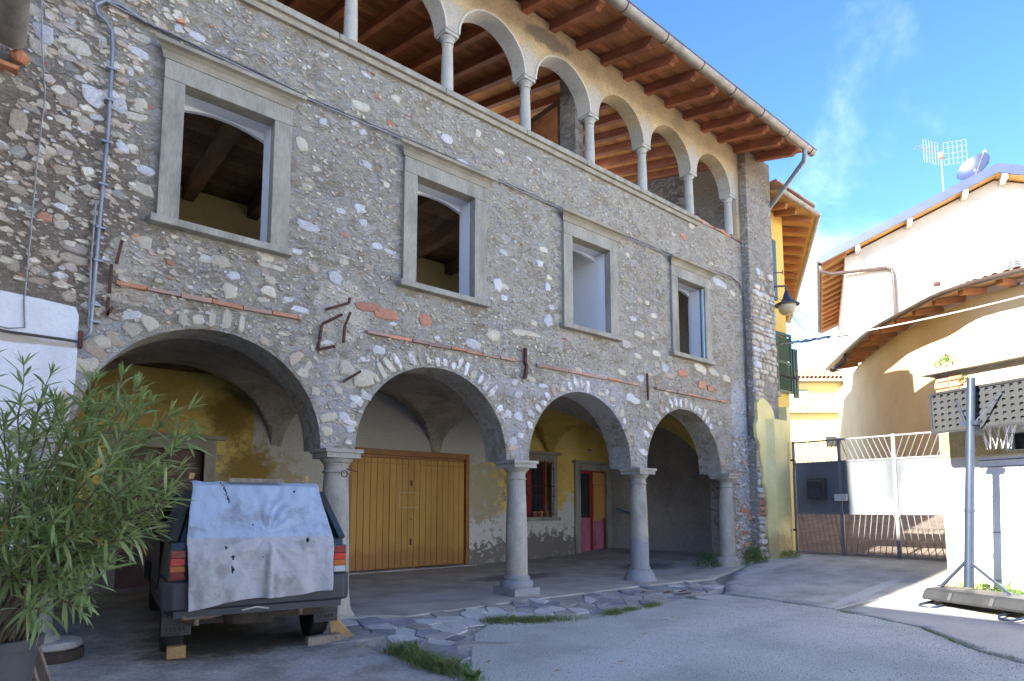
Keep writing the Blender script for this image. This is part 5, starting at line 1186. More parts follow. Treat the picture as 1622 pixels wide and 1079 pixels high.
b.f += [(0, n, 3 * n, 2 * n)]; b.mi = [0] * len(b.f); b.build('soffit', M_pinesoffit, ch)
tot = 0; k = 0; nxt = .5
for i in range(n - 1):
    a, c = Vector(gs[i]), Vector(gs[i + 1]); L = (c - a).length
    while nxt < tot + L:
        p = a.lerp(c, (nxt - tot) / L); t = (c - a).normalized(); nn = Vector((-t.y, t.x)); p0, p1 = p + nn * .10, p + nn * .82
        MB().bar((p0.x, p0.y, ZE - .04), (p1.x, p1.y, ZE + .04), .13, .13).build('rafter', M_pine, ch); nxt += .82
    tot += L
halfpipe([(p[0], p[1], ZE + .06) for p in offset(gs, -.04)], .10, 'gutter', M_brownpipe, ch, ribs=False)
b = MB(); inn3 = offset(gs, 4.0); b.v = [(p[0], p[1], ZE + .10) for p in gs] + [(p[0], p[1], ZE + 1.15) for p in inn3]; b.f = [(i, i + 1, n + i + 1, n + i) for i in range(n - 1)]; b.mi = [0] * len(b.f); b.build('roof', M_tile, ch)
t0 = MB().tube([(0, -.05, 0), (0, .42, .11)], [.1, .08], 8, cap=False)
tot = 0; nxt = .1; first = None
for i in range(n - 1):
    a, c = Vector(gs[i]), Vector(gs[i + 1]); L = (c - a).length
    while nxt < tot + L:
        p = a.lerp(c, (nxt - tot) / L); t = (c - a).normalized(); nn = Vector((-t.y, t.x)); an = atan2(nn.y, nn.x) - pi / 2
        loc = Vector((p.x + nn.x * .5, p.y + nn.y * .5, ZE + .19)) - WL[ch.name]
        if first is None: first = t0.build('roof_tile', M_tile, ch, loc=loc, rot=(0, 0, an)); o = first
        else: o = first.copy(); COL.objects.link(o); o.location = loc; o.rotation_euler = (0, 0, an)
        nxt += .23
    tot += L
MB().tube([(21.4, 2.0, 6.2), (21.45, 2.05, 6.0), (21.4, 2.25, 5.85), (20.4, 1.95, 5.55), (20.1, 1.9, 5.5)], .06, 10).build('downpipe', M_brownpipe, ch, smooth=True)
fl = thing('flue', 'ribbed metal flue cap on the tiled roof at the right edge', 'flue', (21.0, -2.6, 6.9))
MB().lathe([(.14, 6.3), (.14, 6.85), (.19, 6.87), (.12, 6.93), (.17, 6.95), (.11, 7.01), (.15, 7.03), (.09, 7.09), (.12, 7.11), (.07, 7.2), (.0, 7.2)], (21.0, -2.6, .72), 18).build('cap', M_greypipe, fl, smooth=True, ang=30)
an = thing('roof_vent', 'small rusty vent ball on a white stub above the curved eaves', 'vent', (19.97, -1.08, 6.8))
MB().tube([(19.97, -1.08, 6.8), (19.97, -1.08, 7.35)], .04, 8).build('stub', M_whitecable, an); MB().lathe([(.0, -.09), (.08, -.05), (.09, 0), (.08, .05), (.0, .09)], (19.97, -1.08, 7.41), 12).build('ball', M_iron, an, smooth=True)

# ------------------------------------------------------------------ tall white house with gable
bh = thing('white_house', 'tall white gabled house with blue grey roof edge and orange eaves', 'house', (27, 2, 1))
g = Vector((.377, -.926, 0)).normalized(); d_ = Vector((cos(RD(24)), sin(RD(24)), 0)); e0 = Vector((25.65, 4.4, 0)); HL = 5.9; ZEv = 11.2; ZRd = 13.55
def BH(u, w, z): p = e0 + g * u + d_ * w; return (p.x, p.y, z)
def zroof(u): return ZEv + (ZRd - ZEv) * (1 - abs(u - HL) / HL)
W0, W1 = .9, 11.5
b = MB(); pr = [(.85, -1), (.85, zroof(.85) - .12), (HL, ZRd - .12), (2 * HL - .85, zroof(.85) - .12), (2 * HL - .85, -1)]
b.prism([pr], lambda u, v, d: BH(u, d, v), .55, W1).build('wall', M_cream, bh)
for (ua, ub) in ((-.05, HL), (HL, 2 * HL + .05)):
    b = MB(); b.add([BH(u, w, zroof(min(max(u, 0), 2 * HL)) + q) for u in (ua, ub) for w in (0, W1 + .5) for q in (-.02, .2)], [(0, 1, 3, 2), (4, 6, 7, 5), (0, 4, 5, 1), (2, 3, 7, 6), (0, 2, 6, 4), (1, 5, 7, 3)]); b.build('roof', M_tile, bh)
    b = MB(); b.add([BH(u, w, zroof(min(max(u, 0), 2 * HL)) + q) for u in (ua, ub) for w in (-.06, -.002) for q in (-.10, .26)], [(0, 1, 3, 2), (4, 6, 7, 5), (0, 4, 5, 1), (2, 3, 7, 6), (0, 2, 6, 4), (1, 5, 7, 3)]); b.build('verge_board', M_bluemetal, bh)
    b = MB(); b.add([BH(u, w, zroof(min(max(u, 0), 2 * HL)) + q) for u in (ua, ub) for w in (.0, .55) for q in (-.06, -.021)], [(0, 1, 3, 2), (4, 6, 7, 5), (0, 4, 5, 1), (2, 3, 7, 6), (0, 2, 6, 4), (1, 5, 7, 3)]); b.build('soffit', M_pinesoffit, bh)
for u in (1.3, 3.1, 4.9, 6.1, 7.2, 9, 10.6): MB().bar(BH(u, -.03, zroof(u) - .2), BH(u, .55, zroof(u) - .2), .16, .2).build('purlin_end', M_lightmetal, bh)
for k in range(13):
    w = .3 + k * .85; MB().bar(BH(.03, w, zroof(.03) - .10), BH(.9, w, zroof(.9) - .10), .12, .16).build('rafter', M_pine, bh)
b = MB(); b.add([BH(u, w, zroof(u) + q) for u in (0, .9) for w in (.0, W1) for q in (-.05, -.022)], [(0, 1, 3, 2), (4, 6, 7, 5), (0, 4, 5, 1), (2, 3, 7, 6), (0, 2, 6, 4), (1, 5, 7, 3)]); b.build('soffit', M_pinesoffit, bh)
gt = halfpipe([BH(-.1, -.05, ZEv + .05), BH(-.1, W1, ZEv + .05)], .1, 'gutter', M_brownpipe, bh, ribs=False)
MB().tube([BH(-.08, .15, ZEv - .05), BH(-.02, .15, ZEv - .35), BH(.3, .3, ZEv - .48), BH(2.25, .42, ZEv - .52), BH(2.45, .42, ZEv - .62), BH(2.5, .42, ZEv - .9), BH(2.5, .42, 4)], .075, 10).build('downpipe', M_brownpipe, bh, smooth=True)
sdh = thing('satellite_dish', 'grey satellite dish on the roof ridge of the white house', 'satellite dish', BH(HL - 1.2, 2.2, 13.6))
dc = Vector((28.7, -.15, 14.38)); dn = Vector((-.9, .15, .38)).normalized(); a_ = dn.orthogonal().normalized(); b_ = dn.cross(a_); b = MB(); n = 28
for i in range(7):
    r_ = .54 * i / 6
    for k in range(n): b.v.append(dc + a_ * r_ * cos(2 * pi * k / n) + b_ * r_ * 1.1 * sin(2 * pi * k / n) - dn * (.16 * (1 - (i / 6) ** 2)))
for i in range(6): b.f += [(i * n + k, i * n + (k + 1) % n, (i + 1) * n + (k + 1) % n, (i + 1) * n + k) for k in range(n)]
b.mi = [0] * len(b.f); b.build('dish', M_bluemetal, sdh, smooth=True)
fp = dc + dn * .75 + Vector((.1, -.65, -.1)); MB().bar(dc - a_ * .0 - Vector((0, 0, .7)) + dn * .1, fp, .05, .05).build('feed_arm', M_gatebar, sdh); MB().tube([fp, fp + (dc - fp) * .12], .05, 8).build('feed_horn', M_lightmetal, sdh)
MB().tube([dc - dn * .15, dc - Vector((0, 0, .9)) - dn * .1], .04, 8).build('mast', M_gatebar, sdh)
ae = thing('tv_aerial', 'tall thin television aerial with two grid reflectors on the white house roof', 'aerial', BH(HL - 3.0, 3, 13.0))
ab = Vector((29.25, 1.0, 12.8)); MB().tube([ab, ab + Vector((0, 0, 2.75))], .022, 8).build('mast', M_greycable, ae)
top = ab + Vector((0, 0, 2.9)); rt = Vector((.643, -.766, 0)); rt2 = Vector((.766, -.643, 0)) 
for s_, nm in ((-1, 0), (1, 1)):
    w_ = Vector((.35 * -s_ * 0 + rt2.x * s_ * .75, rt2.y * s_ * .75, 0)) + Vector((-.64, -.766, 0)) * .25; b = MB()
    o_ = top + rt2 * .12 * s_ + Vector((0, 0, -.55))
    for k in range(6): b.tube([o_ + w_ * (k / 5), o_ + w_ * (k / 5) + Vector((0, 0, .95))], .006, 5)
    for k in range(5): b.tube([o_ + Vector((0, 0, .95 * k / 4)), o_ + w_ + Vector((0, 0, .95 * k / 4))], .006, 5)
    b.build('reflector', M_greycable, ae)
fw = Vector((-.64, -.766, .0)); MB().tube([top, top - rt2 * 1.0 + Vector((0, 0, .25))], .018, 6).build('boom', M_gatebar, ae)
b = MB()
for k in range(5): p = top - rt2 * (.3 + .16 * k) + Vector((0, 0, .07 + .04 * k)); b.tube([p - Vector((.2, -.1, .15)), p + Vector((.2, -.1, .15))], .010, 5)
b.build('director', M_gatebar, ae); MB().box(top.x - .1, top.x + .1, top.y - .08, top.y + .08, top.z - .25, top.z - .05).build('amplifier_box', M_ply, ae)
MB().tube([ab + Vector((0, 0, 1.2)), ab + Vector((.25, -.25, 1.45)), ab + Vector((.6, -.5, 1.4))], .012, 5).build('cable_loop', M_cable, ae)

# ------------------------------------------------------------------ far yellow house
fh = thing('tiled_house', 'distant pale yellow house with tiled roof and small gridded window between the roofs', 'house', (33, 8.5, 1))
fr = Vector((.766, -.643, 0)); ff = Vector((.643, .766, 0)); o0 = Vector((31.3, 8.6, 0)) - fr * 3
def FH(u, w, z): p = o0 + fr * u + ff * w; return (p.x, p.y, z)
def fbox(u0, u1, w0, w1, z0, z1, name, mat, par=fh):
    b = MB(); b.add([FH(u, w, z) for u in (u0, u1) for w in (w0, w1) for z in (z0, z1)], [(0, 1, 3, 2), (4, 6, 7, 5), (0, 4, 5, 1), (2, 3, 7, 6), (0, 2, 6, 4), (1, 5, 7, 3)]); return b.build(name, mat, par)
fbox(0, 9, 0, 6, 0, 7.55, 'wall', pm('pale yellow distant render', [(.72, .62, .28), (.78, .68, .34)], sc=.6, bump=.05))
fbox(-.3, 9, -.35, -.001, 5.98, 6.12, 'string_course', M_cornice); fbox(-.3, 9, -.55, 0, 7.55, 7.68, 'eaves', M_gutter)
wf_ = fbox(3.18, 3.86, -.06, -.001, 6.28, 7.2, 'window', M_frame)
for i in range(2):
    for j in range(3): fbox(3.24 + i * .3, 3.50 + i * .3, -.075, -.061, 6.33 + j * .285, 6.58 + j * .285, 'pane', pm('sky lit pane', [(.30, .42, .50), (.36, .48, .56)], sc=4, bump=0, rough=.1) if (i, j) == (0, 0) else MATS['sky lit pane'], wf_)
fbox(4.55, 6.4, -.03, -.001, 4.3, 5.6, 'shuttered_opening', M_cream); fbox(4.62, 5.15, -.045, -.031, 4.3, 4.8, 'dark_opening', M_glassdark)
t1 = None
for i in range(44):
    for j in range(7):
        p = FH(-.4 + i * .21, -.55 + j * .38, 7.72 + j * .13); q = FH(-.4 + i * .21, -.55 + j * .38 + .42, 7.72 + j * .13 + .13)
        if t1 is None: t1 = MB().tube([(0, 0, 0), (0, .42, .13)], [.1, .085], 6, cap=False).build('roof_tile', M_tile, fh, loc=Vector(p) - WL[fh.name], rot=(0, 0, RD(-40))); continue
        o = t1.copy(); COL.objects.link(o); o.location = Vector(p) - WL[fh.name]
fbox(-.3, 9, -.3, 6, 7.69, 7.70, 'roof', M_tile)
fbox(4.9, 5.9, 1.2, 1.9, 7.6, 9.3, 'chimney', M_cream)
st_ = MB().box(26, 27, 9.2, 16, 0, 4.0).build('garden_wall', M_cream); tag(st_, 'pale boundary wall far down the street behind the gate', 'wall')

# ------------------------------------------------------------------ wing on the left, beside and behind the camera
lw = thing('yard_wing', 'wing with weathered gutter closing the yard at the far left above the rubble wall', 'building', (-3, -4, 0))
MB().box(-5.5, -.75, -14, -.02, -.1, 5.1).build('wall', M_white, lw)
b = MB(); b.add([(x, y, z + q) for (x, z) in ((-.12, 5.12), (-2.6, 6.55)) for y in (-14, -.05) for q in (0, .12)] , [(0, 1, 3, 2), (4, 6, 7, 5), (0, 4, 5, 1), (2, 3, 7, 6), (0, 2, 6, 4), (1, 5, 7, 3)])
b.add([(x, y, z + q) for (x, z) in ((-2.6, 6.55), (-6, 4.7)) for y in (-14, -.05) for q in (0, .12)], [(0, 1, 3, 2), (4, 6, 7, 5), (0, 4, 5, 1), (2, 3, 7, 6), (0, 2, 6, 4), (1, 5, 7, 3)]).build('roof', M_tile, lw)
MB().box(-5.5, -2.0, -2.95, .6, 5.1, 9.5).build('upper_storey', M_white, lw)  # unseen tall block, sized so its shadow reaches the ramp and gate
halfpipe([(-.04, -.16, 5.10), (-.04, -14, 5.10)], .105, 'gutter', M_gutter, lw)
MB().lathe([(.03, -.04), (.07, 0), (.05, .05), (0, .06)], (.03, -.08, 4.98), 10).build('roof_tile', M_terracotta, lw); MB().box(-.3, .03, -.12, 0, 4.86, 4.9, j=.01).build('roof_tile', M_terracotta, lw)

# ------------------------------------------------------------------ car
car = thing('parked_car', 'old dark boxy hatchback with a sheet over its rear, parked half under the first arch', 'car', (1.87, -1.02, 0), RD(-8))
W = .708
def cb_(mb, x0, x1, y0, y1, z0, z1): return mb.box(x0, x1, y0, y1, z0, z1)
# body sides profile (y forward, z up) lower body
prof = [(.10, .40), (.04, .46), (.02, .90), (.06, .98), (2.45, .92), (3.25, .86), (3.35, .70), (3.36, .42), (3.0, .36), (2.98, .50), (2.88, .62), (2.70, .66), (2.52, .62), (2.42, .50), (2.40, .34), (.98, .34), (.96, .50), (.86, .62), (.68, .66), (.50, .62), (.40, .50), (.38, .38)]
b = MB(); n = len(prof); vs = []
for sx in (-1, 1):
    for (y, z) in prof: vs.append((sx * (W - (.0 if z < .8 else .015)), y, z))
tr = tessellate_polygon([[Vector((y, z, 0)) for y, z in prof]])
fs = [tuple(t) for t in tr] + [tuple(i + n for i in reversed(t)) for t in tr] + [(i, (i + 1) % n, n + (i + 1) % n, n + i) for i in range(n)]
b.add(vs, fs); body = b.build('body', M_car, car, loc=(0, 0, 0)); bevel(body, .02, 3)
# cabin: pillars, roof, glass
def cab(z, y0, y1, w): return [(-w, y0, z), (w, y0, z), (w, y1, z), (-w, y1, z)]
lo = cab(.965, .07, 2.50, W - .035); hi = cab(1.38, .36, 1.98, W - .16); tp = cab(1.425, .42, 1.90, W - .19)
b = MB(); b.add(hi + tp, [(0, 1, 5, 4), (1, 2, 6, 5), (2, 3, 7, 6), (3, 0, 4, 7), (4, 5, 6, 7), (0, 3, 2, 1)]); rf = b.build('roof', M_car, body, loc=(0, 0, 0)); bevel(rf, .015, 3)
for a_, c_, w_ in [(lo[i], hi[i], .07) for i in range(4)] + [((s_ * (W - .035), 1.05, .965), (s_ * (W - .16), 1.0, 1.38), .05) for s_ in (-1, 1)]:
    MB().bar(a_, c_, w_, .06).build('pillar', M_car, body, loc=(0, 0, 0))
def ins(q, k): return [tuple(Vector(p) * (1 - k) + Vector((0, 1.2, 1.15)) * k) for p in q]
L_, H_ = ins(lo, .015), ins(hi, .015)
MB().add(L_ + H_, [(0, 1, 5, 4), (1, 2, 6, 5), (2, 3, 7, 6), (3, 0, 4, 7)]).build('window_glass', M_glassdark, body, loc=(0, 0, 0))
for sx, nm in ((-1, 0), (1, 1)):
    x = sx * W; MB().box(min(x, x + sx * .012), max(x, x + sx * .012), 1.10, 2.28, .46, .50).build('side_moulding', M_bumper, body, loc=(0, 0, 0))
    MB().bar((sx * (W + .02), 2.2, 1.0), (sx * (W + .13), 2.14, 1.03), .10, .09).build('mirror', M_bumper, body, loc=(0, 0, 0))
    dr = MB().box(min(x + sx * .001, x + sx * .008), max(x + sx * .001, x + sx * .008), 1.06, 2.24, .52, .93); bevel(dr.build('door', M_car, body, loc=(0, 0, 0)))
# bumper wraps round
b = MB(); out = [(-W - .035, .42), (-W - .035, .02), (-W + .03, -.06), (W - .03, -.06), (W + .035, .02), (W + .035, .42), (W - .005, .42), (W - .005, .0), (-W + .005, .0), (-W + .005, .42)]
b.prism([out], lambda u, v, d: (u, v, d), .44, .665); bm_ = b.build('rear_bumper', M_bumper, car, loc=(0, 0, 0)); bevel(bm_, .022, 3)
MB().box(-W + .05, W - .05, -.045, .1, .385, .438).build('bumper_valance', M_bumper, car, loc=(0, 0, 0))
MB().prism([[(-W - .03, 3.05), (-W - .03, 3.40), (-W + .1, 3.46), (W - .1, 3.46), (W + .03, 3.40), (W + .03, 3.05), (W, 3.05), (W, 3.36), (-W, 3.36), (-W, 3.05)]], lambda u, v, d: (u, v, d), .40, .62).build('front_bumper', M_bumper, car, loc=(0, 0, 0))
# tail lamps
for sx in (-1, 1):
    xa, xb = (-W + .005, -W + .125) if sx < 0 else (W - .125, W - .005)
    h = MB().box(xa, xb, -.022, .05, .672, .915).build('tail_light', M_bumper, car, loc=(0, 0, 0))
    ms = (M_lred, M_lamber, M_lbright, M_lred) if sx < 0 else (M_lclear, M_lamber, M_lbright, M_lred)
    zs_ = (.68, .738, .79, .85, .908) if sx < 0 else (.68, .735, .788, .845, .908)
    for k in range(4): bevel(MB().box(xa + .008, xb - .008, -.036, -.023, zs_[k], zs_[k + 1] - .003).build('lens', ms[k], h, loc=(0, 0, 0)), .004)
    # rear side pillar trim
    # wheels
    for y, f in ((.68, 'r'), (2.70, 'f')):
        cx = sx * (W - .095); w = MB(); w.lathe([(.20, -.075), (.262, -.08), (.283, -.06), (.288, -.03), (.288, .03), (.283, .06), (.262, .08), (.20, .075)], (0, 0, 0), 32)
        wt = w.build('wheel', M_tyre, car, smooth=True, ang=40, loc=(cx, y, .288), rot=(0, RD(90), 0))
        t_ = MB()
        for k in range(40):
            a = 2 * pi * k / 40; t_.box(-.004, .004, -.006, .0, -.06, .06); 
        MB().lathe([(.0, -.05), (.17, -.06), (.20, -.06), (.20, .06), (.17, .055), (.15, .02), (.06, .03), (.0, .04)], (0, 0, 0), 24, cap=False).build('rim', M_rim, wt, smooth=True, ang=30, loc=(0, 0, 0))
    m = MB().box(cx - .105, cx + .115 * 1, .27, .283, .20, .44); mf = m.build('mudflap', M_bumper, car, loc=(0, -.0, 0)); bevel(mf)
    for k in range(5): MB().box(cx - .075 + .032 * k, cx - .06 + .032 * k, .262, .269, .235, .275).build('raised_mark', M_tyre, mf, loc=(0, 0, 0))
    MB().box(cx - .095, cx + .10, .264, .269, .215, .222).box(cx - .095, cx + .10, .264, .269, .292, .298).build('raised_mark', M_tyre, mf, loc=(0, 0, 0))
# underbody, exhaust, spare axle
MB().box(-.60, .60, .25, 3.1, .28, .42).build('underbody', M_under, car, loc=(0, 0, 0))
MB().tube([(-.6, .68, .29), (.6, .68, .29)], .035, 10).box(-.10, .16, .30, .62, .24, .36).build('rear_axle', M_under, car, loc=(0, 0, 0))
MB().lathe([(.0, 0), (.13, .01), (.15, .06), (.15, .14), (.0, .16)], (0, 0, 0), 20).build('silencer', M_under, car, loc=(-.12, .28, .26), smooth=True, ang=40)
MB().tube([(-.60, -.03, .385), (-.45, .0, .38), (-.38, .10, .40), (-.25, .14, .39)], .022, 10).tube([(-.50, .0, .40), (-.42, .06, .36), (-.30, .05, .385), (-.26, .2, .37)], .018, 8).tube([(-.49, .02, .38), (-.49, .01, .31)], .02, 8).build('exhaust_pipe', M_exh, car, loc=(0, 0, 0), smooth=True)
MB().tube([(.32, .0, .42), (.32, .02, .33)], .02, 8).build('fuel_pipe', M_exh, car, loc=(0, 0, 0), smooth=True)
MB().box(-.15, .04, -.03, .0, .405, .43).tube([(-.16, -.04, .41), (-.05, -.045, .43), (.05, -.04, .41)], .008, 6).build('tow_bracket', M_lightmetal, car, loc=(0, 0, 0))
MB().box(-.25, .19, .30, .36, 1.47, 1.505).build('roof_bar', M_oldwood, car, loc=(0, 0, 0))
# sheet over the rear: a thing of its own
csx, csy, cr = cos(RD(-8)), sin(RD(-8)), None
def carp(x, y, z): return Vector((1.87 + x * csx - y * csy, -1.02 + x * csy + y * csx, z))
NU, NV = 110, 130; b = MB(); b.uv = []
path = [(.62, 1.462), (.40, 1.462), (.335, 1.435), (.30, 1.39), (.02, 1.00), (-.055, .90), (-.085, .70), (-.10, .45)]
ln = [0]
for p, q in zip(path[:-1], path[1:]): ln.append(ln[-1] + hypot(q[0] - p[0], q[1] - p[1]))
def along(s):
    for i in range(len(path) - 1):
        if s <= ln[i + 1] or i == len(path) - 2:
            t = (s - ln[i]) / (ln[i + 1] - ln[i]); return lerp(path[i][0], path[i + 1][0], t), lerp(path[i][1], path[i + 1][1], t)
tears = [(-.30, .66, .016, .016), (.36, .62, .022, .028), (.33, .245, .024, .014), (-.08, .50, .013, .008), (-.26, .80, .02, .03), (.17, .60, .008, .006), (-.25, .72, .02, .02), (-.02, .73, .01, .006)]
for iv in range(NV + 1):
    v = iv / NV
    for iu in range(NU + 1):
        u = iu / NU * 2 - 1
        hem = .445 + .04 * (u + 1) / 2 * 2 - .035 * (1 - (u - .1) ** 2) * -1 - .01
        hem = lerp(.455, .525, (u + 1) / 2) - .012 * sin(u * 5) + .02 * (1 - u * u) - (.025 if False else 0)
        s = v * ln[-1]; y, z = along(s)
        if z < 1.0 or s > ln[5]:
            zz = .90; z = z if z > .9 else lerp(.9, hem, (.9 - z) / (.9 - .45))
        hw = lerp(.53, .58, sstep(z, 1.46, .95)) if z > .95 else lerp(.575, .555, sstep(z, .95, .5))
        x = u * hw - .01
        # folds
        f = 0
        dx, dz = (x - .02), (z - 1.02); rr_ = hypot(dx, dz) + 1e-3; an_ = atan2(dz, dx)
        ra = (.009 * sin(an_ * 9 + 1 + 2.5 * MN.noise(Vector((x * 4, z * 4, 9)))) + .007 * sin(an_ * 17 + 3 * MN.noise(Vector((x * 3, z * 5, 1))))) * (.5 + 1.2 * abs(MN.noise(Vector((an_ * 1.3, 0, 4))))) * sstep(rr_, .02, .12) * sstep(rr_, .75, .25)
        f += ra
        f += .042 * math.exp(-((x - (.03 - (z - 1) * -.02)) / .028) ** 2) * sstep(z, 1.0, .8) - .018 * math.exp(-((x + .04) / .05) ** 2) * sstep(z, 1.0, .8)
        f += .012 * sin(x * 26 + 2.2 * MN.noise(Vector((x * 3, z * 2, 5)))) * sstep(z, .95, .5) * (.5 + .9 * abs(u))
        f += .018 * MN.noise(Vector((x * 5, z * 3.5, 2))) + .012 * MN.noise(Vector((x * 14, z * 9, 8))) + .003 * MN.noise(Vector((x * 40, z * 30, 8)))
        f += .010 * sin(x * 60 + z * 9) * sstep(z, 1.25, 1.45) * .3
        f += .02 * max(0, abs(u) - .9) * 10 * sin(z * 22) * .35
        if z > 1.455: z2 = z + abs(f) * .8 + .006; y2 = y
        else: z2 = z; y2 = y - .03 - f - .02
        # pulled corner at the lower right
        b.v.append(carp(x + .006 * MN.noise(Vector((z * 6, u * 3, 1))), y2, z2)); b.uv.append((u * .5 + .5, v))
for iv in range(NV):
    for iu in range(NU):
        u = (iu + .5) / NU * 2 - 1; v = (iv + .5) / NV; x = u * .585; z = along(v * ln[-1])[1]
        hole = any(((x - tx) / ra) ** 2 * 3.2 + ((v - tv) / rb) ** 2 * 2 < 1 + .6 * MN.noise(Vector((x * 80, v * 80, 0))) for tx, tv, ra, rb in tears)
        # long vertical slit
        if .17 < v < .34 and abs(x - (-.335 + .07 * (v - .17) / .17 + .012 * MN.noise(Vector((0, v * 60, 0))))) < .006: hole = True
        if hole: continue
        i = iv * (NU + 1) + iu; b.f.append((i, i + 1, i + NU + 2, i + NU + 1)); b.mi.append(0)
sheet = b.build('bed_sheet', M_cloth, smooth=True, recalc=False)
tag(sheet, 'torn pale blue and grey bed sheet hung over the rear of the parked car', 'sheet')
so = sheet.modifiers.new('thick', 'SOLIDIFY'); so.thickness = .002
for x, z, lab in ((-.56, 1.49, 'left'), (.40, 1.49, 'right')):
    p = carp(x, .30, z); c = MB().bar(p, p + Vector((.01, 0, .05)), .012, .02).bar(p + Vector((.018, 0, 0)), p + Vector((.03, 0, .05)), .012, .02).build('clothes_peg', M_block); tag(c, f'wooden clothes peg holding the {lab} top corner of the bed sheet on the car', 'clothes peg', 'clothes pegs on the sheet')
ck = MB().box(-.07, .07, -.045, .045, 0, .10, j=.004).build('wheel_chock', M_block, loc=carp(-.60, .28, .02), rot=(0, 0, -.1)); tag(ck, 'square wooden block wedged behind the left rear wheel of the car', 'wheel chock')
ck = MB().box(-.16, .16, -.04, .04, 0, .07, j=.006).build('wheel_chock', M_oldwood, loc=carp(.60, .26, .01), rot=(0, 0, 0)); tag(ck, 'low grey wooden block wedged behind the right rear wheel of the car', 'wheel chock')
ck = MB().add([(0, 0, 0), (.22, -.05, 0), (.20, .05, 0), (0, .06, 0), (-.03, 0, .26), (0, .02, .28)], [(0, 1, 4), (1, 2, 5, 4), (2, 3, 5), (0, 4, 5, 3), (0, 3, 2, 1)]).build('wheel_chock', M_block, loc=carp(.70, .36, .01)); tag(ck, 'curved brown wedge leaning beside the right rear wheel of the car', 'wheel chock')

# ------------------------------------------------------------------ oleander in its pot
CAMF = Vector((.643, .766, 0)); CAMR = Vector((.766, -.643, 0))
PC = Vector((.115, -2.08, 0)) - CAMR * .02
ol = thing('oleander', 'large potted oleander with long narrow leaves at the left edge of the yard', 'shrub', (PC.x, PC.y, 0))
pot = MB().lathe([(.15, .0), (.205, .50), (.225, .50), (.23, .55), (.212, .555), (.20, .52), (.195, .47), (.0, .47)], (PC.x, PC.y, 0), 36).build('pot', M_pot, ol, smooth=True, ang=40)
MB().lathe([(.197, .49), (.1, .505), (.0, .50)], (PC.x, PC.y, 0), 24, cap=False).build('soil', M_soil, pot)
def leafmesh(L, w, bend, fold=.25):
    b = MB(); n = 5
    for i in range(n + 1):
        t = i / n; ww = w * (sin(pi * min(1, t * .93 + .07)) ** .8 if t < 1 else 0.02); y = L * (t - .06 * bend * t * t); z = -bend * L * .38 * t * t
        b.v += [(-ww, y, z + fold * ww), (0, y, z), (ww, y, z + fold * ww)]
    for i in range(n): k = 3 * i; b.f += [(k, k + 1, k + 4, k + 3), (k + 1, k + 2, k + 5, k + 4)]
    b.mi = [0] * len(b.f); return b
lr = random.Random(5); stems = MB(); twigs = MB(); leaves = []
def grow(p, d, L, r, n, wob, up):
    pts = [p.copy()]; d = d.normalized()
    for i in range(n):
        d = (d + Vector((lr.uniform(-wob, wob), lr.uniform(-wob, wob), lr.uniform(-wob, wob) + up))).normalized(); p = p + d * (L / n); pts.append(p.copy())
    return pts, d
def at(px, py, dep):       # place in the yard as seen in plan and height
    return Vector((0, -6.5, 1.25)) + CAMF * dep + CAMR * ((px - 809) / 1000 * dep) + Vector((0, 0, (803 - py) / 1000 * dep))
targets = [(205, 590, 3.3), (255, 640, 3.2), (285, 655, 3.4), (300, 740, 3.3), (310, 690, 3.5), (280, 790, 3.2), (240, 700, 3.3), (200, 650, 3.6), (160, 640, 3.4), (130, 650, 3.2), (90, 640, 3.5), (60, 640, 3.3), (30, 640, 3.1), (5, 660, 3.4), (270, 830, 3.4), (240, 850, 3.2), (130, 920, 3.1), (150, 965, 3.0), (100, 860, 3.2), (50, 740, 3.0), (20, 760, 3.3), (180, 740, 3.0), (150, 700, 3.5), (110, 740, 3.3), (70, 820, 3.1), (170, 890, 3.2), (20, 860, 3.0), (90, 980, 2.95), (-30, 620, 3.3), (-60, 720, 3.2), (-80, 800, 3.4), (-40, 900, 3.1), (210, 780, 3.6), (230, 610, 3.5), (150, 600, 3.3), (295, 770, 3.4), (120, 790, 3.5), (60, 690, 3.6), (40, 920, 3.2), (190, 820, 3.3), (145, 840, 3.0), (255, 745, 3.1)]
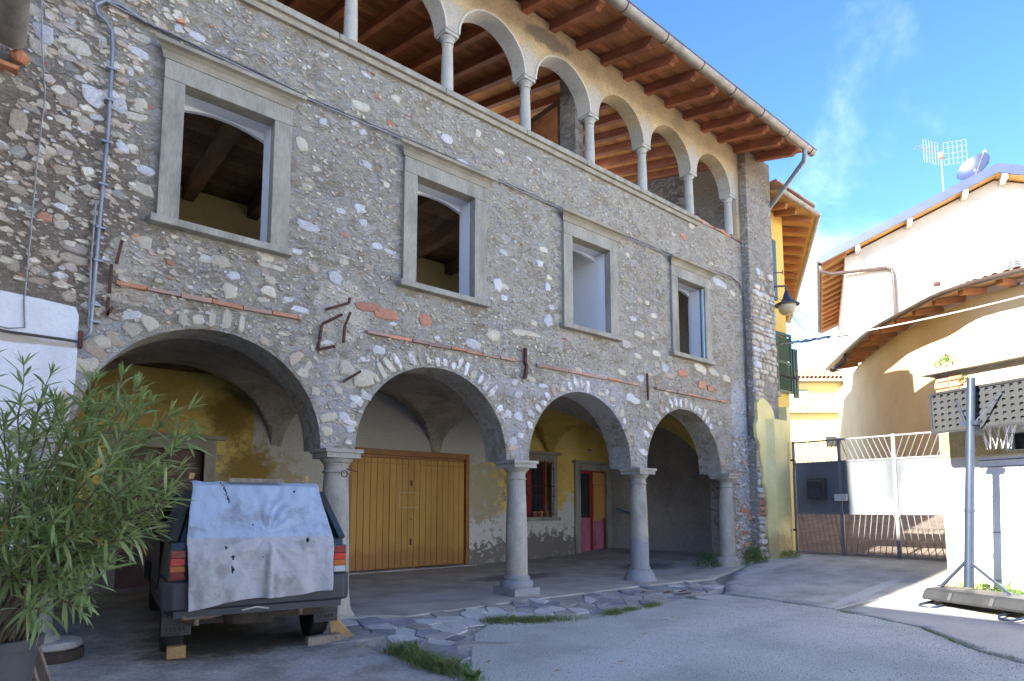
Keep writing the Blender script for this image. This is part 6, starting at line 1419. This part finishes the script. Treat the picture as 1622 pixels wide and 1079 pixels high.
for (px, py, dep) in targets:
    T = at(px - (22 if px > 190 else 8), py, dep); B_ = PC + Vector((lr.uniform(-.09, .09), lr.uniform(-.09, .09), .48)); M = B_.lerp(T, .5) + Vector((lr.uniform(-.05, .05), lr.uniform(-.05, .05), (.16 if py < 800 else .30)))
    ps = []
    for k in range(13):
        t = k / 12; ps.append(B_ * (1 - t) ** 2 + M * 2 * t * (1 - t) + T * t * t + Vector((lr.gauss(0, .006), lr.gauss(0, .006), lr.gauss(0, .006))))
    stems.tube(ps, [lerp(.0105, .003, k / 12) for k in range(13)], 6)
    subs = [(ps[k:], 1) for k in (6,)]
    for q in range(lr.randint(2, 3)):
        k = lr.randint(5, 11); d = (ps[min(k + 1, 12)] - ps[k - 1]).normalized(); d = (d + Vector((lr.gauss(0, .45), lr.gauss(0, .45), lr.gauss(.1, .4)))).normalized()
        pp, _ = grow(ps[k], d, lr.uniform(.16, .36), .003, 6, .12, .05); twigs.tube(pp, [lerp(.004, .002, i / 6) for i in range(7)], 5); subs.append((pp, 0))
    for pp, main in subs:
        tot_ = sum((b_ - a_).length for a_, b_ in zip(pp[:-1], pp[1:])); s_ = tot_ * (.12 if not main else .3); ph = lr.uniform(0, 6)
        while s_ < tot_:
            acc = 0
            for a_, b_ in zip(pp[:-1], pp[1:]):
                l = (b_ - a_).length
                if acc + l >= s_: p = a_.lerp(b_, (s_ - acc) / l); d = (b_ - a_).normalized(); break
                acc += l
            fr_ = s_ / tot_; ph += 1.05; o_ = d.orthogonal().normalized()
            for q in range(3):
                if lr.random() < .22: continue
                rv = o_.copy(); rv.rotate(Matrix.Rotation(ph + q * 2.094, 3, d)); sp = lerp(1.25, .55, fr_) * lr.uniform(.8, 1.2)
                ld = (d * cos(sp) + rv * sin(sp) + Vector((0, 0, lr.uniform(-.12, .12)))).normalized(); leaves.append((p, ld, lr.uniform(.11, .20) * lerp(1.05, .8, fr_), lr.uniform(-.3, 1.2)))
            s_ += lr.uniform(.036, .058)
        d = (pp[-1] - pp[-2]).normalized(); o_ = d.orthogonal().normalized()
        for q in range(5):
            rv = o_.copy(); rv.rotate(Matrix.Rotation(q * 1.25, 3, d)); leaves.append((pp[-1], (d + rv * .45).normalized(), lr.uniform(.06, .10), .2))
stems.build('stems', M_stem, ol, smooth=True); twigs.build('young_twigs', M_stemgreen, ol, smooth=True)
def leafmat4(p, d, L, roll):
    x = d.cross(Vector((0, 0, 1)));
    if x.length < .05: x = Vector((1, 0, 0))
    x.normalize(); z = x.cross(d).normalized(); M3 = Matrix((x, d, z)).transposed(); M3 = M3 @ Matrix.Rotation(roll, 3, 'Y'); return Matrix.Translation(p) @ M3.to_4x4() @ Matrix.Scale(L, 4)
camp = Vector((0, -6.5, 1.25)); leaves.sort(key=lambda q: (q[0] - camp).length / q[2])
LM = [leafmesh(1, lr.uniform(.05, .066), b_) for b_ in (.15, .4, .7, 1.0)]
LMM = []
for i, l_ in enumerate(LM):
    o = l_.build('leaf', M_leaf, recalc=False, smooth=True); LMM.append(o.data); bpy.data.objects.remove(o)
fo = MB(); cnt = 0; base = WL[ol.name]
vis = [q for q in leaves if (q[0] - camp).dot(CAMR) / max(.5, (q[0] - camp).dot(CAMF)) > -.81]
vset = set(id(q) for q in vis[:290])
for q in leaves:
    p, d, L, bend = q; M4 = leafmat4(p, d, L, lr.gauss(0, .5)); k = min(3, max(0, int((bend + .3) / .38)))
    if id(q) in vset:
        o = bpy.data.objects.new('leaf', LMM[k]); COL.objects.link(o); o.parent = ol; o.matrix_basis = Matrix.Translation(-base) @ M4
    else:
        l_ = LM[k]; fo.add([M4 @ Vector(v) for v in l_.v], l_.f, 1 if lr.random() < .012 else 0)
f_ = fo.build('foliage', [M_leaf, M_leafold], ol, recalc=False, smooth=True); stuff(f_)
# boards leaning behind the pot
for k, (xa, ya, xb, yb, zt, w_, lab) in enumerate(((.36, -1.72, .02, -1.30, 1.15, .10, 'nearer'), (.42, -1.50, .10, -1.10, 1.0, .12, 'farther'))):
    o = MB().bar((xa, ya, .02), (xb, yb, zt), .02, w_, up=(.6, -.7, 0)).build('leaning_board', M_oldwood); tag(o, f'{lab} of the weathered boards leaning behind the oleander pot', 'board', 'boards leaning at the left pier')
o = MB().box(-.06, .06, -.05, .05, 0, .22, j=.01).build('leaning_board', M_oldwood, loc=(.40, -1.85, .0), rot=(.25, -.2, .4)); tag(o, 'short thick wooden offcut standing against the leaning boards', 'offcut')
bn = thing('wall_bench_stone', 'round ended stone block at the foot of the whitewashed pier', 'stone block', (.6, .1, 0))
MB().lathe([(.22, .0), (.235, .02), (.235, .09), (.21, .10)], (.52, -.02, 0), 24).build('lower_course', M_under, bn, smooth=True, ang=40); MB().lathe([(.21, .105), (.22, .12), (.21, .16), (.18, .17)], (.52, -.01, 0), 24).build('upper_course', M_pad, bn, smooth=True, ang=40)
# dark jug or letterbox at far left on the whitewash
bx_ = MB().box(-.12, .045, -.14, -.036, 1.55, 1.72).build('wall_box', M_box); bevel(bx_, .02, 3); tag(bx_, 'dark box on the whitewashed wall behind the oleander', 'box')

# ------------------------------------------------------------------ weeds
def weed(c, r, h, n, label, size=.022, mat=M_weed, flat=1.0, seed=1):
    t = thing('weed', label, 'weed', c, group='weeds along the walls'); bush('foliage', mat, t, c, r, h, n, size, seed, flat); return t
weed((10.25, .15, .17), .26, .34, 420, 'leafy weed at the foot of the dark end wall left of the last column', .025, M_weeddark, seed=2)
weed((11.35, -.20, .22), .24, .36, 460, 'largest leafy weed at the foot of the stone pier by the last column', .028, seed=3)
weed((12.15, -.48, .30), .22, .14, 320, 'low leafy weed at the foot of the pale yellow pier', .022, seed=4)
weed((10.95, -.25, .18), .05, .12, 60, 'tiny weed sprouting beside the last column base', .018, seed=5)
weed((9.85, -4.15, .12), .34, .20, 900, 'bright weeds behind the hoop pole at the garage wall foot', .026, flat=1.6, seed=6)
weed((9.78, -4.60, .10), .30, .18, 700, 'bright weeds at the right edge along the garage wall', .026, flat=1.3, seed=7)
weed((9.9, -3.78, .12), .14, .10, 180, 'small weeds left of the hoop pole at the garage wall foot', .02, seed=8)
gr = MB(); k = 0
def strip(pts, wdt, h, n, seed, label):
    global k
    rr = random.Random(seed); b = MB()
    L = [(Vector(q) - Vector(p)).length for p, q in zip(pts[:-1], pts[1:])]; T = sum(L)
    for i in range(n):
        s = rr.random() * T; j = 0
        while j < len(L) - 1 and s > L[j]: s -= L[j]; j += 1
        a_, c_ = Vector(pts[j]), Vector(pts[j + 1]); p = a_.lerp(c_, min(1, s / L[j])); dns = .5 + .5 * MN.noise(Vector((p.x * 3, p.y * 3, seed)))
        if rr.random() > max(.06, (dns - .38) * 3.2): continue
        x, y = p.x + rr.gauss(0, wdt), p.y + rr.gauss(0, wdt); hh = h * rr.uniform(.3, 1.1) * (.6 + dns * .6); a = rr.uniform(0, 6.28); d = Vector((cos(a), sin(a), 0)); s_ = d.cross(Vector((0, 0, 1))); w = rr.uniform(.0015, .0032); P_ = Vector((x, y, zg(x, y) - .005)); V = []
        for q in range(4):
            t = q / 3; c2 = P_ + Vector((0, 0, hh * (t - .25 * t * t))) + d * hh * rr.uniform(.4, .8) * t * t; V += [c2 - s_ * w * (1 - t * .9), c2 + s_ * w * (1 - t * .9)]
        b.add(V, [(0, 1, 3, 2), (2, 3, 5, 4), (4, 5, 7, 6)])
    o = b.build('grass', M_grass, recalc=False); stuff(o, label)
strip([(4.25, -1.06), (4.6, -1.2), (5.1, -1.4), (5.5, -1.52), (5.9, -1.44)], .06, .10, 6000, 1, 'grass growing along the edge of the cracked paving')
strip([(6.05, -1.42), (6.55, -1.42), (6.85, -1.34)], .04, .08, 2400, 2, 'grass growing at the edge of the asphalt')
strip([(2.86, -1.45), (2.84, -1.8), (2.82, -2.2), (2.80, -2.75)], .06, .14, 4500, 3, 'tall grass in the seam beside the concrete pad')
strip([(7.5, -1.32), (7.8, -1.30)], .03, .05, 350, 4, 'small tuft of grass')
strip([(8.28, -1.45), (8.2, -2.4), (8.1, -3.0), (7.6, -4.1), (6.8, -4.75), (6.4, -5.3)], .02, .035, 3000, 5, 'short grass in the joint of the concrete')
strip([(7.0, -4.6), (6.6, -5.1), (6.2, -5.6)], .03, .06, 500, 6, 'grass tufts at the lower right joint')
strip([(6.9, .0), (6.4, -.6), (3.4, -1.0)], .25, .02, 200, 7, 'thin grass in the paving cracks')
strip([(8.7, -4.3), (8.95, -4.7)], .06, .05, 300, 9, 'sparse grass by the hoop base')
t = thing('weed', 'broad leaved dandelion clump in the grass at the bottom edge beside the concrete pad', 'weed', (2.85, -2.3, .02), group='weeds along the walls')
for (x, y, n, s) in ((2.90, -1.72, 26, 1), (2.85, -2.35, 34, 2), (2.82, -2.7, 26, 3)): tuft('leaf_rosette', M_weed, t, (x, y, 0, 1), .06, .13, n, .014, .8, s, True)
sg_ = MB()
for (x, y, a, L) in ((7.55, -.95, .2, .28), (7.85, -1.0, .05, .22), (7.7, -1.12, -.1, .35), (7.2, -.8, .1, .1)):
    sg_.prism([[(x + cos(a) * u + sin(a) * v, y + sin(a) * u - cos(a) * v) for u, v in ((-L / 2, 0), (-L / 4, .018), (L / 4, .012), (L / 2, 0), (L / 4, -.018), (-L / 4, -.012))]], lambda u, v, d: (u, v, zg(u, v) + .016 + d), 0, .008)
o = sg_.build('fallen_debris', M_iron); o['kind'] = 'stuff'

# loose grit on the yard
def grit(name, n, xr, yr, szr, mats, seed, test=None):
    r = random.Random(seed); b = MB()
    for k in range(n):
        x, y = r.uniform(*xr), r.uniform(*yr)
        if test and not test(x, y): continue
        s_ = r.uniform(*szr); z = zg(x, y) + .002; a = r.uniform(0, 2); P = [(x + s_ * cos(a + q * 1.571) * r.uniform(.7, 1.2), y + s_ * sin(a + q * 1.571) * r.uniform(.7, 1.2), z) for q in range(4)]
        b.add(P + [(x, y, z + s_ * .9)], [(0, 1, 4), (1, 2, 4), (2, 3, 4), (3, 0, 4)], r.randrange(len(mats)))
    return stuff(b.build(name, mats, recalc=False))
grit('loose_gravel', 9000, (2.9, 8.0), (-5.5, -1.2), (.003, .008), [STONES[0], STONES[6], STONES[2], STONES[5]], 3, lambda x, y: x + .9 * (y + 6.5) < 12.5)
grit('loose_gravel', 1500, (.2, 2.7), (-2.5, -.6), (.002, .006), [STONES[0], STONES[6], STONES[5]], 4)
def dryleaf(n, seed):
    r = random.Random(seed); b = MB()
    for k in range(n):
        x, y = r.choice(((r.gauss(.7, .35), r.gauss(-1.5, .4)), (r.uniform(2.7, 8.3), r.uniform(-3.2, -.3)), (r.uniform(2.6, 3.1), r.uniform(-2.8, -1.2)))); z = zg(x, y) + .02; a = r.uniform(0, 6.3); L = r.uniform(.02, .05); d = Vector((cos(a), sin(a), 0)); s_ = Vector((-sin(a), cos(a), 0)); c = Vector((x, y, z))
        b.add([c - d * L, c + s_ * L * .22 + Vector((0, 0, .006)), c + d * L + Vector((0, 0, .008)), c - s_ * L * .22], [(0, 1, 2, 3)])
    return stuff(b.build('fallen_leaves', M_leafold, recalc=False))
dryleaf(110, 5)
